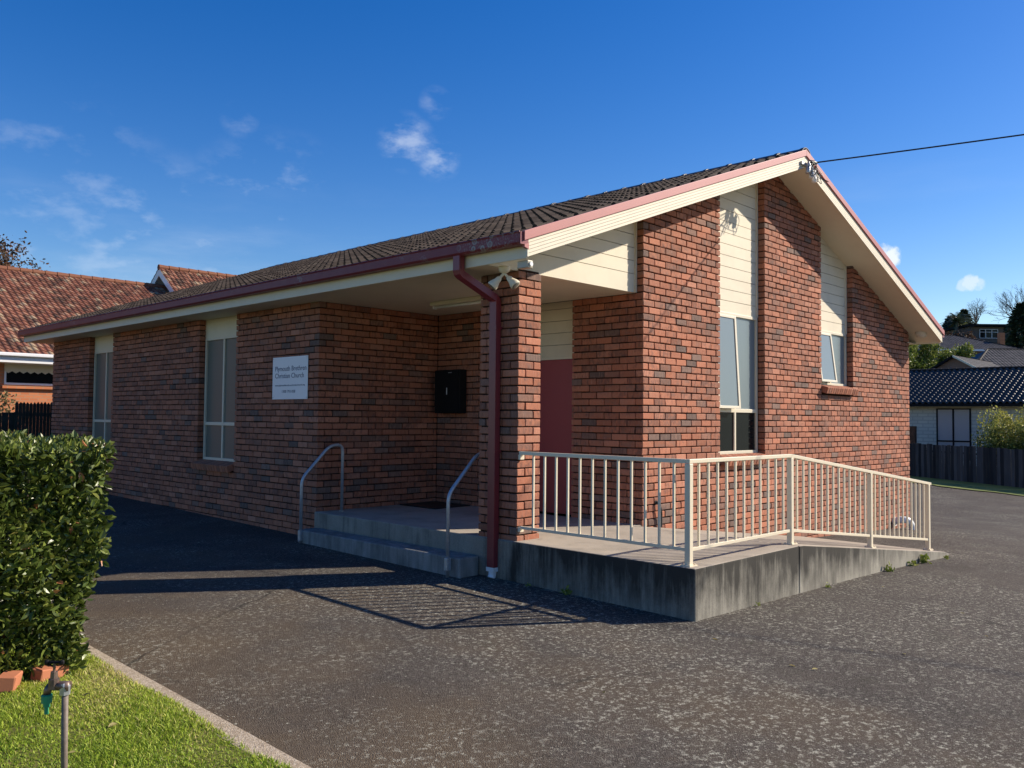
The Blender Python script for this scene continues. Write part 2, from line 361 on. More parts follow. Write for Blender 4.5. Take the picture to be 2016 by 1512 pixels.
def asphalt_mat():
    k = Mat('asphalt', (.07, .065, .06), .93, .25)
    n1 = k.noise(1.1, detail=7, rough=.62)
    c = k.ramp(n1, [(.28, (.036, .030, .026)), (.5, (.058, .048, .040)), (.74, (.094, .078, .062))])
    def cells(sc):
        sp = k.n('ShaderNodeSeparateColor'); k.L(k.voro(sc, out='Color'), sp.inputs[0]); return sp
    a1, a2, a3 = cells(58), cells(120), cells(260)
    c = k.mix(k.ramp(a1.outputs[0], [(.45, 0.), (1., .50)]), c, (.030, .026, .024))
    c = k.mix(k.ramp(a2.outputs[0], [(.50, 0.), (1., .60)]), c, (.19, .165, .14))
    c = k.mix(k.ramp(a2.outputs[1], [(.55, 0.), (1., .65)]), c, (.020, .018, .016))
    c = k.mix(k.ramp(a3.outputs[0], [(.7, 0.), (1., .5)]), c, (.24, .21, .18))
    # pale lichen: broad areas, then patches and specks
    dst = k.n('ShaderNodeVectorMath', operation='DISTANCE'); k.L(k.pos((1, .8, 0)), dst.inputs[0]); dst.inputs[1].default_value = (.3, -1.6, 0)
    zone = k.ramp(k.math('MULTIPLY', dst.outputs['Value'], .1), [(.08, .20), (.55, 0.)])
    area = k.ramp(k.math('ADD', k.noise(.62, detail=6, rough=.66), zone), [(.46, 0.), (.69, 1.)])
    sx = k.n('ShaderNodeSeparateXYZ'); k.L(k.pos(), sx.inputs[0])
    dust = k.ramp(k.math('ADD', k.math('MULTIPLY', k.noise(.7, detail=6, rough=.65), 1.0), k.math('MULTIPLY', sx.outputs[0], -.07)), [(.56, 0.), (.86, .75)])
    c = k.mix(dust, c, (.130, .094, .058))
    fl1 = k.ramp(k.noise(25, detail=7, rough=.72), [(.54, 0.), (.60, 1.)])
    fl2 = k.ramp(k.noise(60, detail=5, rough=.7), [(.585, 0.), (.65, 1.)])
    a_ = k.math('ADD', k.math('MULTIPLY', area, .97), .03)
    patch = k.math('MULTIPLY', k.math('MAXIMUM', fl1, k.math('MULTIPLY', fl2, .8)), a_)
    def spots(sc, cut):
        v = k.n('ShaderNodeTexVoronoi', feature='F1'); v.inputs['Scale'].default_value = sc; k.L(k.pos(), v.inputs['Vector'])
        q = k.n('ShaderNodeSeparateColor'); k.L(v.outputs['Color'], q.inputs[0])
        r = k.math('MULTIPLY', k.math('SUBTRACT', q.outputs[0], cut, True), 1.3)
        return k.ramp(k.math('SUBTRACT', r, v.outputs['Distance']), [(.0, 0.), (.08, 1.)])
    l = k.math('MAXIMUM', patch, k.math('MAXIMUM', k.math('MULTIPLY', spots(19, .80), .8), k.math('MULTIPLY', spots(44, .74), .8)))
    grain = k.ramp(k.noise(95, detail=4, rough=.65), [(.38, .15), (.58, 1.)])
    c = k.mix(k.math('MULTIPLY', k.math('MULTIPLY', l, grain), .9, True), c, (.54, .53, .43))
    # cracks
    wv = k.n('ShaderNodeVectorMath', operation='ADD'); k.L(k.pos(), wv.inputs[0]); nz = k.n('ShaderNodeVectorMath', operation='SCALE'); k.L(k.noise(1.5, detail=5, color=True), nz.inputs[0]); nz.inputs['Scale'].default_value = .55; k.L(nz.outputs[0], wv.inputs[1])
    ck = k.math('MULTIPLY', k.ramp(k.voro(.23, wv.outputs[0], 'DISTANCE_TO_EDGE'), [(.0006, .8), (.0022, 0.)]), k.ramp(k.noise(.6, detail=3), [(.45, 0.), (.6, 1.)]))
    c = k.mix(ck, c, (.018, .016, .014))
    # mossy dark tone in the gutter by the wall and worn wheel lines
    moss = k.ramp(k.noise(2.3, detail=6, rough=.7), [(.60, 0.), (.72, .35)])
    c = k.mix(moss, c, (.045, .048, .026))
    k.base(c)
    h = k.math('ADD', k.math('MULTIPLY', k.voro(165), 1.0), k.math('MULTIPLY', k.noise(320, detail=2), .5))
    k.bump(h, .8, .010); return k.m
ASPHALT = asphalt_mat()
def simple_noise(name, a, b, scale, rough=.9, spec=.2, bscale=None, bstr=.3, bdist=.01, detail=6):
    k = Mat(name, a, rough, spec); k.base(k.ramp(k.noise(scale, detail=detail, rough=.62), [(.3, a), (.7, b)]))
    if bscale: k.bump(k.noise(bscale, detail=4), bstr, bdist)
    return k.m
SOIL = simple_noise('lawn_soil', (.10, .12, .025), (.21, .18, .06), 14, bscale=60)
GROUND = simple_noise('rough_ground', (.05, .06, .025), (.10, .10, .05), .3, bscale=4)
VERGE = simple_noise('verge_grass', (.10, .14, .035), (.20, .23, .06), 2.5, bscale=40)
HILLM = simple_noise('hillside', (.025, .035, .014), (.06, .07, .03), .15, bscale=1)
GALV = simple_noise('galvanised_steel', (.36, .38, .40), (.50, .52, .54), 25, .42, .5, bscale=80, bstr=.1)
bpy.data.materials['galvanised_steel'].node_tree.nodes['Principled BSDF'].inputs['Metallic'].default_value = .55
def paling_mat():
    k = Mat('weathered_paling', (.05, .05, .05), .9, .15)
    oi = k.n('ShaderNodeObjectInfo').outputs['Random']
    g = k.noise(1, k.pos((9, 9, 1.2)), detail=6, rough=.65)
    c = k.ramp(k.math('ADD', k.math('MULTIPLY', oi, .55), k.math('MULTIPLY', g, .6)), [(.2, (.018, .018, .020)), (.55, (.050, .047, .046)), (.9, (.12, .11, .105))])
    k.base(c).bump(g, .4, .01); return k.m
PALING = paling_mat()
FENCE_GREEN = simple_noise('dark_green_timber', (.016, .026, .022), (.035, .048, .040), 4, .7, bscale=30)
ORANGE_BRICK = Mat('orange_brick', (.5, .18, .08), .85, .2)
def house_brick(k, c1, c2, mort, sc):
    b = k.n('ShaderNodeTexBrick'); b.inputs['Scale'].default_value = sc; b.inputs['Color1'].default_value = (*c1, 1); b.inputs['Color2'].default_value = (*c2, 1)
    b.inputs['Mortar'].default_value = (*mort, 1); b.inputs['Mortar Size'].default_value = .012; b.inputs['Brick Width'].default_value = .24; b.inputs['Row Height'].default_value = .086
    tc = k.n('ShaderNodeTexCoord'); sp = k.n('ShaderNodeSeparateXYZ'); k.L(tc.outputs['Object'], sp.inputs[0])
    cb = k.n('ShaderNodeCombineXYZ'); k.L(k.math('ADD', sp.outputs[0], sp.outputs[1]), cb.inputs[0]); k.L(sp.outputs[2], cb.inputs[1]); k.L(cb.outputs[0], b.inputs['Vector'])
    k.base(b.outputs['Color']); return k.m
ORANGE_BRICK = house_brick(ORANGE_BRICK, (.46, .155, .07), (.54, .20, .09), (.40, .22, .13), 1.)
BLOCK = house_brick(Mat('cream_block', (.4, .36, .3), .85, .2), (.52, .48, .42), (.58, .54, .46), (.42, .39, .34), .45)
BROWN_BRICK = house_brick(Mat('brown_brick', (.2, .12, .1), .85, .2), (.20, .115, .09), (.25, .14, .105), (.22, .17, .14), 1.)
HILLWALL = painted('hill_house_wall', (.16, .135, .115), .85, .2, .1, .5)
BARK = simple_noise('bark', (.06, .045, .035), (.13, .105, .085), 6, .9, bscale=25, bstr=.6)
TWIG = simple_noise('bare_twig', (.09, .075, .07), (.15, .125, .115), 3, .9)
RUST = simple_noise('rusty_brown', (.10, .045, .025), (.18, .08, .045), 5, .9)
COPPER = simple_noise('old_brass', (.12, .085, .07), (.24, .17, .14), 40, .45, .5); bpy.data.materials['old_brass'].node_tree.nodes['Principled BSDF'].inputs['Metallic'].default_value = .7
PIPE = simple_noise('weathered_pipe', (.12, .09, .07), (.22, .18, .15), 30, .6, .4)
GREENP = painted('green_plastic', (.02, .26, .14), .4, .4, .05)

def leaf_mat(name, stops, rough=.42, spec=.45, joined=True, trans=.25):
    k = Mat(name, (.08, .13, .03), rough, spec)
    vec = k.n('ShaderNodeAttribute', attribute_name='rnd').outputs['Color'] if joined else k.n('ShaderNodeObjectInfo').outputs['Color']
    sp = k.n('ShaderNodeSeparateColor'); k.L(vec, sp.inputs[0])
    c = k.mix(1., k.ramp(sp.outputs[0], stops), k.ramp(sp.outputs[1], [(0., .6), (1., 1.25)]), 'MULTIPLY')
    k.base(c)
    if trans:
        t = k.n('ShaderNodeBsdfTranslucent'); k.L(c, t.inputs[0]); mx = k.n('ShaderNodeMixShader'); mx.inputs[0].default_value = trans
        out = k.nt.nodes['Material Output']; k.L(k.b.outputs[0], mx.inputs[1]); k.L(t.outputs[0], mx.inputs[2]); k.L(mx.outputs[0], out.inputs[0])
    return k.m
HL = [(0., (.035, .060, .012)), (.40, (.095, .135, .024)), (.72, (.20, .235, .045)), (.90, (.40, .38, .09)), (.96, (.36, .15, .07)), (1., (.42, .18, .08))]
HEDGE_ONE, HEDGE_ALL = leaf_mat('hedge_leaf_single', HL, .36, .5, False, .22), leaf_mat('hedge_leaf_joined', HL, .36, .5, True, .22)
GRASSM = leaf_mat('grass_blade', [(0., (.17, .27, .024)), (.45, (.34, .46, .045)), (.8, (.50, .55, .09)), (1., (.62, .54, .22))], .5, .3, True, .35)
BUSH = leaf_mat('bush_leaf', [(0., (.045, .075, .016)), (.5, (.13, .18, .032)), (1., (.30, .32, .06))], .5, .3)
YBUSH = leaf_mat('golden_bush_leaf', [(0., (.035, .05, .015)), (.4, (.12, .15, .03)), (1., (.46, .44, .10))], .5, .3)
CONIF = leaf_mat('conifer_needles', [(0., (.016, .028, .013)), (1., (.055, .075, .032))], .6, .2, True, .05)
RUSSET = leaf_mat('russet_leaf', [(0., (.05, .045, .025)), (.5, (.11, .065, .035)), (1., (.18, .085, .05))], .6, .2)
DRY = leaf_mat('dry_shrub_leaf', [(0., (.16, .13, .06)), (1., (.36, .28, .14))], .7, .2)
PALML = leaf_mat('palm_frond', [(0., (.035, .055, .022)), (1., (.085, .11, .045))], .45, .4, True, .1)
FALLEN = leaf_mat('fallen_leaf', [(0., (.30, .24, .06)), (1., (.42, .36, .14))], .6, .3, False, .2)

# ------------------------------------------------------------------ ground levels
def gz(x, y):
    x = np.asarray(x, float); y = np.asarray(y, float)
    xp = np.clip(x, 0, 16)
    return -.41 - .0135*xp - .0018*xp**2 + .0145*np.clip(y, -9, 14) + .35/(1+np.exp(-(np.clip(x, -60, 60)-16)/2.))*0 
C0 = CAM[:2]; FW = np.array([math.cos(YAW), math.sin(YAW)]); RT = np.array([math.sin(YAW), -math.cos(YAW)])
def site(l, d):
    # frame turned to the camera heading: l to its right, d straight ahead
    p = C0 + RT*l + FW*d; return float(p[0]), float(p[1])
def hillz(x, y):
    dx, dy = np.asarray(x)-C0[0], np.asarray(y)-C0[1]
    d = dx*FW[0]+dy*FW[1]; l = dx*RT[0]+dy*RT[1]
    h = np.clip(d-47, 0, 95)*.185
    return h * (1/(1+np.exp(-(l-4)/3.)))
def grid(name, xs, ys, zf, m, **kw):
    X, Y = np.meshgrid(xs, ys, indexing='ij'); Z = zf(X, Y)
    V = np.stack([X, Y, Z], -1).reshape(-1, 3); ny = len(ys)
    i, j = np.meshgrid(np.arange(len(xs)-1), np.arange(ny-1), indexing='ij'); a = (i*ny+j).ravel()
    F = np.stack([a, a+ny, a+ny+1, a+1], -1)
    o = link(name, mesh(name, V, F, m, True)); return props(o, kind='structure', **kw)
gx = np.concatenate([np.linspace(-900, -60, 15), np.linspace(-55, 165, 89), np.linspace(180, 900, 13)])
gy_ = np.concatenate([np.linspace(-900, -60, 15), np.linspace(-55, 165, 89), np.linspace(180, 900, 13)])
grid('ground', gx, gy_, lambda X, Y: gz(X, Y)-.06 + hillz(X, Y), GROUND)
drv_x = np.concatenate([[-4.08], np.linspace(-4, 16, 41), np.linspace(16.5, 29.2, 26)])
def drv(X, Y): return gz(X, Y) + .006*np.sin(X*1.1+.4)*np.sin(Y*.9)
grid('driveway', drv_x, np.linspace(-26, 20, 93), drv, ASPHALT)

# kerb and lawn
kb = MB()
ys = np.linspace(-9, 7, 33)
for a, b in zip(ys[:-1], ys[1:]):
    za, zb_ = float(gz(-4.1, a))+.035, float(gz(-4.1, b))+.035
    kb.add([(-4.205,a,za-.3),(-4.07,a,za-.3),(-4.07,a,za),(-4.205,a,za),(-4.205,b,zb_-.3),(-4.07,b,zb_-.3),(-4.07,b,zb_),(-4.205,b,zb_)],
           [(2,3,7,6),(1,2,6,5),(3,0,4,7)])
kb.build('kerb', KERB, kind='structure')
def lawnz(X, Y): return gz(X, Y) + .045 + .012*np.sin(X*3.1)*np.sin(Y*2.7+1) + .01*np.sin(X*7+Y*5)
grid('lawn', np.linspace(-16, -4.2, 60), np.linspace(-14, 12, 105), lawnz, SOIL)

def grass(n, x0, x1, y0, y1, hmin, hmax, w):
    x = rng.uniform(x0, x1, n); y = rng.uniform(y0, y1, n)
    dens = np.sin(x*4.3+1)*np.sin(y*3.7)+.6*np.sin(x*11)*np.sin(y*9+2)
    keep = rng.uniform(-1.9, 1.2, n) < dens+.75; x, y = x[keep], y[keep]; n = len(x)
    z = lawnz(x, y)-.004; h = rng.uniform(hmin, hmax, n)*(.75+.35*np.sin(x*6)*np.sin(y*5.)); a = rng.uniform(0, 2*math.pi, n)
    lean = rng.uniform(.15, 1.3, n)*h; ca, sa = np.cos(a), np.sin(a); ww = w*rng.uniform(.7, 1.3, n)
    la = a + rng.normal(0, .9, n)+1.57; lx, ly = np.cos(la)*lean, np.sin(la)*lean
    P = np.empty((n, 5, 3))
    P[:, 0] = np.stack([x-ca*ww, y-sa*ww, z], -1); P[:, 1] = np.stack([x+ca*ww, y+sa*ww, z], -1)
    P[:, 2] = np.stack([x-ca*ww*.8+lx*.4, y-sa*ww*.8+ly*.4, z+h*.6], -1); P[:, 3] = np.stack([x+ca*ww*.8+lx*.4, y+sa*ww*.8+ly*.4, z+h*.6], -1)
    P[:, 4] = np.stack([x+lx, y+ly, z+h], -1)
    b = np.arange(n)[:, None]*5
    F = np.concatenate([b+[0,1,3], b+[0,3,2], b+[2,3,4]])
    patchy = np.clip(np.sin(x*3.1+1.3*np.sin(y*2.3))*np.sin(y*2.9+1.1*np.sin(x*3.7)), 0, 1)**1.5
    c = np.repeat(np.stack([np.clip(rng.normal(.45, .25, n)+.15*np.sin(x*2.2+y*1.7)+.45*patchy, 0, 1), rng.uniform(0, 1, n), rng.uniform(0, 1, n)], -1), 5, 0)
    return P.reshape(-1, 3), F, c
V, Fc, c = grass(330000, -6.9, -4.17, -4.4, 1.2, .014, .042, .0026)
o = link('grass', mesh('grass', V, Fc, GRASSM, False, c)); props(o, 'short mown grass of the lawn beside the kerb', 'grass', kind='stuff')

# ------------------------------------------------------------------ the church
XR, HALF, TAN = 5.47, 5.93, .364
ZS = 2.807
def zb(x): return 2.816 + TAN*(HALF-abs(x-XR))     # underside of the barge boards
XE0, XE1 = XR-HALF, XR+HALF
YB0, YB1 = -.56, 14.45
GY = -.08; XG0, XG1 = 2.10, 10.98
YC = 3.69; YFAR = 13.99
CH = thing('church_building', 'single storey red brick church hall with dark tiled gable roof', 'church')
WG = MB(); EPS = .020
def gpanel(x0, x1, z0, top=None):
    if top is None:
        xs = [x0] + ([XR] if x0 < XR < x1 else []) + [x1]
        poly = [(x0, z0), (x1, z0)] + [(x, zb(x)+.06) for x in xs[::-1]]
    else: poly = [(x0, z0), (x1, z0), (x1, top), (x0, top)]
    WG.prism(poly, 1, GY+EPS, GY+.16)
W1 = (3.89, 5.14, .79, 2.775); W2 = (7.05, 8.30, 1.86, 2.77)
gpanel(XG0+EPS, W1[0]-EPS, -1.3); gpanel(W1[1]+EPS, W2[0]-EPS, -1.3); gpanel(W2[1]+EPS, XG1-EPS, -1.3)
gpanel(W1[0]-EPS, W1[1]+EPS, -1.3, W1[2]-.14); gpanel(W2[0]-EPS, W2[1]+EPS, -1.3, W2[2]-.14)
GW = WG.build('gable_wall', MORTAR, CH)
m = MB(); DY0, DY1 = 1.04, 2.56
m.box(XG0+EPS, XG0+.16, GY+.16, DY0-EPS, -1, ZS+.3); m.box(XG0+EPS, XG0+.16, DY1+EPS, YC+.15, -1, ZS+.3)
EW = m.build('porch_wall', MORTAR, CH)
m = MB(); m.box(EPS, XG0+EPS, YC+EPS, YC+.15, -1, ZS+.02); RW = m.build('porch_end_wall', MORTAR, CH)
N1 = (5.94, 7.14, .55, 2.51); N2 = (10.71, 11.90, .55, 2.51)
m = MB()
for a, b in ((YC+.15, N1[0]-EPS), (N1[1]+EPS, N2[0]-EPS), (N2[1]+EPS, YFAR)): m.box(EPS, .15, a, b, -1, ZS+.02)
for w in (N1, N2): m.box(EPS, .15, w[0]-EPS, w[1]+EPS, -1, w[2]-.14)
SW = m.build('side_wall', MORTAR, CH)
m = MB(); m.box(.15, XG1, YFAR-.15, YFAR, -1, ZS); m.prism([(.0, ZS), (XG1, ZS), (XR, zb(XR)+.05)], 1, YFAR-.15, YFAR); m.box(XG1-.15, XG1-.01, GY+.16, YFAR-.15, -1.3, ZS+.02)
m.build('rear_wall', BROWN_BRICK, CH)
PD = .575
m = MB(); m.box(EPS, .35-EPS, EPS, PD-EPS, -.3, ZS+.02); PW = m.build('brick_pier', MORTAR, CH)

bricks = []   # cx,cy,cz,lx,ly,lz,parent,visible
def zj(k): return .0575 + .086*k
def put(x0, x1, y0, y1, k, par, vis, nrm):
    j = rng.normal(0, .0014, 3); out = abs(rng.normal(0, .002)); t = rng.normal(0, .0012, 2)
    bricks.append([(x0+x1)/2+nrm[0]*out+j[0]*(nrm[0] == 0), (y0+y1)/2+nrm[1]*out+j[1]*(nrm[1] == 0), zj(k)+.043+j[2]*.6, x1-x0-.001+t[0], y1-y0-.001+t[0]*.5, .0735+t[1], par, vis])
def wall(o, u, nrm, length, k0, k1, corner, own, holes, par, top=None, vis=True):
    for k in range(k0, k1):
        zc = zj(k)+.043; odd = k % 2
        s = 0.
        if corner and odd != own: s = .12
        iv = [(s, length, s if corner else (0 if not odd else .12))]
        cuts = sorted([h for h in holes if h[2] < zc < h[3]])
        for h in cuts:
            a, b, ph = iv.pop()
            iv.append((a, h[0], ph)); iv.append((h[1], b, h[1] if not odd else h[1]+.12))
        for a, b, ph in iv:
            cur = a; segs = []
            i = math.floor((a-ph)/.24+1e-6)+1
            while cur < b-.02:
                e = min(ph+.24*i-.01, b); i += 1
                if e-cur > .025: segs.append([cur, e])
                cur = e+.01
            if len(segs) > 1 and segs[-1][1]-segs[-1][0] < .06: segs[-2][1] = segs[-1][1]; segs.pop()
            for p, q in segs:
                c = (p+q)/2; x = o[0]+u[0]*c; y = o[1]+u[1]*c
                if top and zj(k) > top(x): continue
                if u[0]: 
                    ya, yb = (o[1], o[1]+.11) if nrm[1] < 0 else (o[1]-.11, o[1]); put(o[0]+p, o[0]+q, ya, yb, k, par, vis, nrm)
                else: put(o[0], o[0]+.11, o[1]+p, o[1]+q, k, par, vis, nrm)
wall((XG0, GY), (1, 0), (0, -1), XG1-XG0, -11, 60, True, 0, [(W1[0]-XG0, W1[1]-XG0, W1[2]-.13, 9), (W2[0]-XG0, W2[1]-XG0, W2[2]-.13, 9)], GW, lambda x: zb(x)+.01)
wall((XG0, GY), (0, 1), (-1, 0), YC-GY-.005, -2, 33, True, 1, [(DY0-GY, DY1-GY, -1, 9)], EW)
bricks = [b for b in bricks if not (b[6] is EW and b[2] > ZS+.02 and b[1] > GY+.12)]
# the short return above the porch ceiling is brick at the corner only
wall((XG0, GY), (0, 1), (-1, 0), .235, 33, 44, True, 1, [], EW, lambda x: zb(2.1)+.01)
wall((0, YC), (1, 0), (0, -1), XG0, -6, 32, True, 0, [], RW)
wall((0, YC), (0, 1), (-1, 0), YFAR-YC, -6, 32, True, 1, [(N1[0]-YC, N1[1]-YC, N1[2]-.13, 9), (N2[0]-YC, N2[1]-YC, N2[2]-.13, 9)], SW)
for k in range(-1, 32):
    if k % 2 == 0:
        L_ = [(0,.23,0,.11,1),(.24,.35,0,.23,1),(0,.11,.12,.35,1),(0,.11,.36,PD,1),(.24,.35,.24,.47,0),(.12,.35,.48,PD,0)]
    else:
        L_ = [(0,.11,0,.23,1),(.12,.35,0,.11,1),(0,.11,.24,.47,1),(0,.23,.48,PD,1),(.24,.35,.12,.35,0),(.24,.35,.36,PD,0)]
    for x0, x1, y0, y1, vis in L_: put(x0, x1, y0, y1, k, PW, bool(vis), (0, 0))

def brick_verts(lx, ly, lz, ch=.006):
    # chamfered box: 24 verts
    V = []; 
    for sx in (-1, 1):
        for sy in (-1, 1):
            for sz in (-1, 1):
                hx, hy, hz = sx*lx/2, sy*ly/2, sz*lz/2
                V += [(hx, hy-sy*ch, hz-sz*ch), (hx-sx*ch, hy, hz-sz*ch), (hx-sx*ch, hy-sy*ch, hz)]
    return np.array(V)
def _brick_faces():
    idx = lambda sx, sy, sz, a: ((sx*2+sy)*2+sz)*3+a
    F = []
    for s in (0, 1):
        q = [idx(s,0,0,0), idx(s,1,0,0), idx(s,1,1,0), idx(s,0,1,0)]; F.append(q if s else q[::-1])
        q = [idx(0,s,0,1), idx(1,s,0,1), idx(1,s,1,1), idx(0,s,1,1)]; F.append(q[::-1] if s else q)
        q = [idx(0,0,s,2), idx(1,0,s,2), idx(1,1,s,2), idx(0,1,s,2)]; F.append(q if s else q[::-1])
    for a in (0, 1):
        for b in (0, 1):
            q = [idx(a,b,0,0), idx(a,b,0,1), idx(a,b,1,1), idx(a,b,1,0)]; F.append(q if a == b else q[::-1])
            q = [idx(a,0,b,0), idx(a,0,b,2), idx(a,1,b,2), idx(a,1,b,0)]; F.append(q[::-1] if a == b else q)
            q = [idx(0,a,b,1), idx(0,a,b,2), idx(1,a,b,2), idx(1,a,b,1)]; F.append(q if a == b else q[::-1])
    T = [[idx(a,b,c,0), idx(a,b,c,1), idx(a,b,c,2)] if (a+b+c) % 2 else [idx(a,b,c,0), idx(a,b,c,2), idx(a,b,c,1)] for a in (0,1) for b in (0,1) for c in (0,1)]
    return F, T
BQ, BT = _brick_faces()
BTRI = np.array([[q[0], q[1], q[2]] for q in BQ] + [[q[0], q[2], q[3]] for q in BQ] + BT)
def dcam(b): return math.dist(b[:3], CAM)
vis = sorted([b for b in bricks if b[7] and b[2] > -.5 and not (b[6] is RW or b[6] is SW)], key=dcam)
single = set(id(b) for b in vis[:300])
cache = {}
def rcol():
    return (rng.uniform(0, 1), rng.uniform(0, 1), rng.uniform(0, 1))
def jit(V, a=.0016): return V + rng.normal(0, a, V.shape)
bygroup = {}
for b in bricks:
    if id(b) in single:
        key = (round(b[3], 2), round(b[4], 2), int(rng.integers(0, 4)))
        if key not in cache:
            me = mesh('brick', jit(brick_verts(key[0], key[1], .0735), .0012), BTRI, BRICK_ONE); cache[key] = me
        o = link('brick', cache[key], b[6], b[:3]); o.color = (*rcol(), 1)
        o.rotation_euler = tuple(rng.normal(0, .004, 3))
    else: bygroup.setdefault(b[6].name, (b[6], []))[1].append(b)
for nm, (par, bl) in bygroup.items():
    V = []; Fs = []; cl = []
    for i, b in enumerate(bl):
        V.append(jit(brick_verts(b[3], b[4], b[5])) + np.array(b[:3])); Fs.append(BTRI+24*i); cl.append(np.repeat([rcol()], 24, 0))
    o = link('brickwork', mesh('brickwork', np.concatenate(V), np.concatenate(Fs), BRICK_ALL, False, np.concatenate(cl)), par); o['kind'] = 'stuff'

# brick sills: bricks on edge, tilted
def sill(par, p0, u, nrm, length, z):
    n = int(round(length/.086)); w = length/n
    for i in range(n):
        c = np.array(p0)+np.array(u)*(w*(i+.5)); a = R(17)
        dims = (w-.009, .20, .105) if u[0] else (.20, w-.009, .105)
        key = ('sill', dims[0], dims[1])
        if key not in cache: cache[key] = mesh('sill_brick', brick_verts(dims[0], dims[1], dims[2], .006), BTRI, BRICK_ONE)
        o = link('sill_brick', cache[key], par, (c[0]+nrm[0]*.0, c[1]+nrm[1]*.0, z-.078)); cc = rcol(); o.color = (.2+.8*cc[0], cc[1], cc[2]*.5, 1)
        o.rotation_euler = (a, 0, 0) if nrm[1] < 0 else (0, -a, 0)

# windows
def window(w, axis, plane, bars_z, panes, sash=None):
    # axis 0: along x at y=plane (gable); axis 1: along y at x=plane (side). depth d=0 is the frame front
    a0, a1, z0, z1 = w; a0 -= .04; a1 -= .012
    def B(m, p0, p1, d0, d1, q0, q1):
        if axis == 0: m.box(p0, p1, plane+d0, plane+d1, q0, q1)
        else: m.box(plane+d0, plane+d1, p0, p1, q0, q1)
        return m
    win = MB(); t = .042
    B(win, a0, a0+t, 0, .06, z0, z1); B(win, a1-t, a1, 0, .06, z0, z1); B(win, a0+t, a1-t, 0, .06, z0, z0+t); B(win, a0+t, a1-t, 0, .06, z1-t, z1)
    wo = win.build('window', ALU, CH, bevel=.003)
    mid = (a0+a1)/2; edges = [z0+t] + list(bars_z) + [z1-t]
    for bz in bars_z: B(MB(), a0+t, a1-t, .004, .055, bz-.026, bz+.026).build('transom', ALU, wo, bevel=.003)
    lo = z0+t
    for bz in list(bars_z)+[None]:
        hi = (bz-.026) if bz else z1-t
        B(MB(), mid-.022, mid+.022, .006, .05, lo, hi).build('mullion', ALU, wo, bevel=.003)
        lo = bz+.026 if bz else lo
    k = 0; lo = z0+t
    for i, bz in enumerate(list(bars_z)+[None]):
        hi = (bz-.026) if bz else z1-t
        for j, (p0, p1) in enumerate(((a0+t, mid-.022), (mid+.022, a1-t))):
            if sash and sash[0] == (i, j):
                # top-hung sash pushed out at the foot
                an = math.asin(sash[1]/(hi-lo)); s = MB(); g = MB()
                def tilt(mb):
                    mb.v = [(x, plane-.012+(y-plane)*math.cos(an)-(hi-z)*math.sin(an), hi-(hi-z)*math.cos(an)+(y-plane)*math.sin(an)) for x, y, z in mb.v]; return mb
                e = .035
                s.box(p0, p0+e, plane, plane+.03, lo, hi); s.box(p1-e, p1+.012, plane, plane+.03, lo, hi); s.box(p0+e, p1-e, plane, plane+.03, lo, lo+e); s.box(p0+e, p1-e, plane, plane+.03, hi-e, hi)
                so_ = tilt(s).build('sash', ALU, wo, bevel=.002)
                tilt(g.box(p0+e, p1-e, plane+.012, plane+.018, lo+e, hi-e)).build('pane', panes[i], wo)
                B(MB(), p0, p1, .05, .055, lo, hi).build('pane', DARKGLASS, wo)
            else:
                B(MB(), p0, p1, .028, .034, lo, hi).build('pane', panes[i], wo)
        lo = bz+.026 if bz else lo
    return wo
GP = GY+.105
w1 = window(W1, 0, GP, [1.40], [DARKGLASS, FROST], ((1, 0), .078)); sill(w1, (W1[0], GY, 0), (1, 0, 0), (0, -1), W1[1]-W1[0], W1[2]+.005)
w2 = window(W2, 0, GP, [], [FROST], ((0, 0), .105)); sill(w2, (W2[0], GY, 0), (1, 0, 0), (0, -1), W2[1]-W2[0], W2[2]+.005)
for N in (N1, N2):
    wn = window(N, 1, .095, [1.13], [SIDEGLASS, SIDEGLASS]); sill(wn, (0, N[0], 0), (0, 1, 0), (-1, 0), N[1]-N[0], N[2]+.005)
    MB().box(.105, .13, N[0]-EPS, N[1]+EPS, N[3]+.002, ZS+.02).build('head_panel', CREAM, CH)

# weatherboards
def boards(x0, x1, z0, z1, y, first=.16):
    z = z0
    while z < z1:
        t = min(z+(first if z == z0 else .16), z1+.2); b0 = z+(.0 if z == z0 else .007)
        poly = []
        xs = [x0] + ([XR] if x0 < XR < x1 else []) + [x1]
        top = [(x, min(t, zb(x)+.04)) for x in xs]
        pts = [(x, zz) for x, zz in top if zz > b0]
        if not pts: break
        # clip against the rake
        cx = XR - (HALF-(b0-2.816-.04)/TAN)*(1 if x1 <= XR else -1)
        lo0, lo1 = x0, x1
        if top[0][1] <= b0: lo0 = cx
        if top[-1][1] <= b0: lo1 = cx
        kx = XR - (HALF-(t-2.816-.04)/TAN)*(1 if x1 <= XR else -1)
        up = [(x, zz) for x, zz in top if zz > b0]
        if lo0 < kx < lo1 and abs(kx-lo0) > .01 and abs(kx-lo1) > .01: up.append((kx, t))
        up.sort(key=lambda p: -p[0])
        poly = [(lo0, b0), (lo1, b0)] + up
        MB().prism(poly, 1, y, y+.018).build('weatherboard', CREAM_BOARD, CH)
        z = t
boards(-.44, XG0-.008, ZS, 3.95, .03, .225)
boards(W1[0]-.005, W1[1]-.03, W1[3]+.002, 4.95, GP+.012)
boards(W2[0]-.005, W2[1]-.03, W2[3]+.002, 4.75, GP+.012)
for x, z0, z1, y in ((W1[1], W1[3], zb(W1[1]), GP), (W2[1], W2[3], zb(W2[1]), GP)): MB().box(x-.042, x-.004, y-.005, y+.03, z0+.003, z1+.02).build('corner_bead', CREAM_BOARD, CH)
MB().box(XG0-.03, XG0-.002, .012, .05, ZS+.002, zb(XG0)+.02).build('corner_bead', CREAM_BOARD, CH)
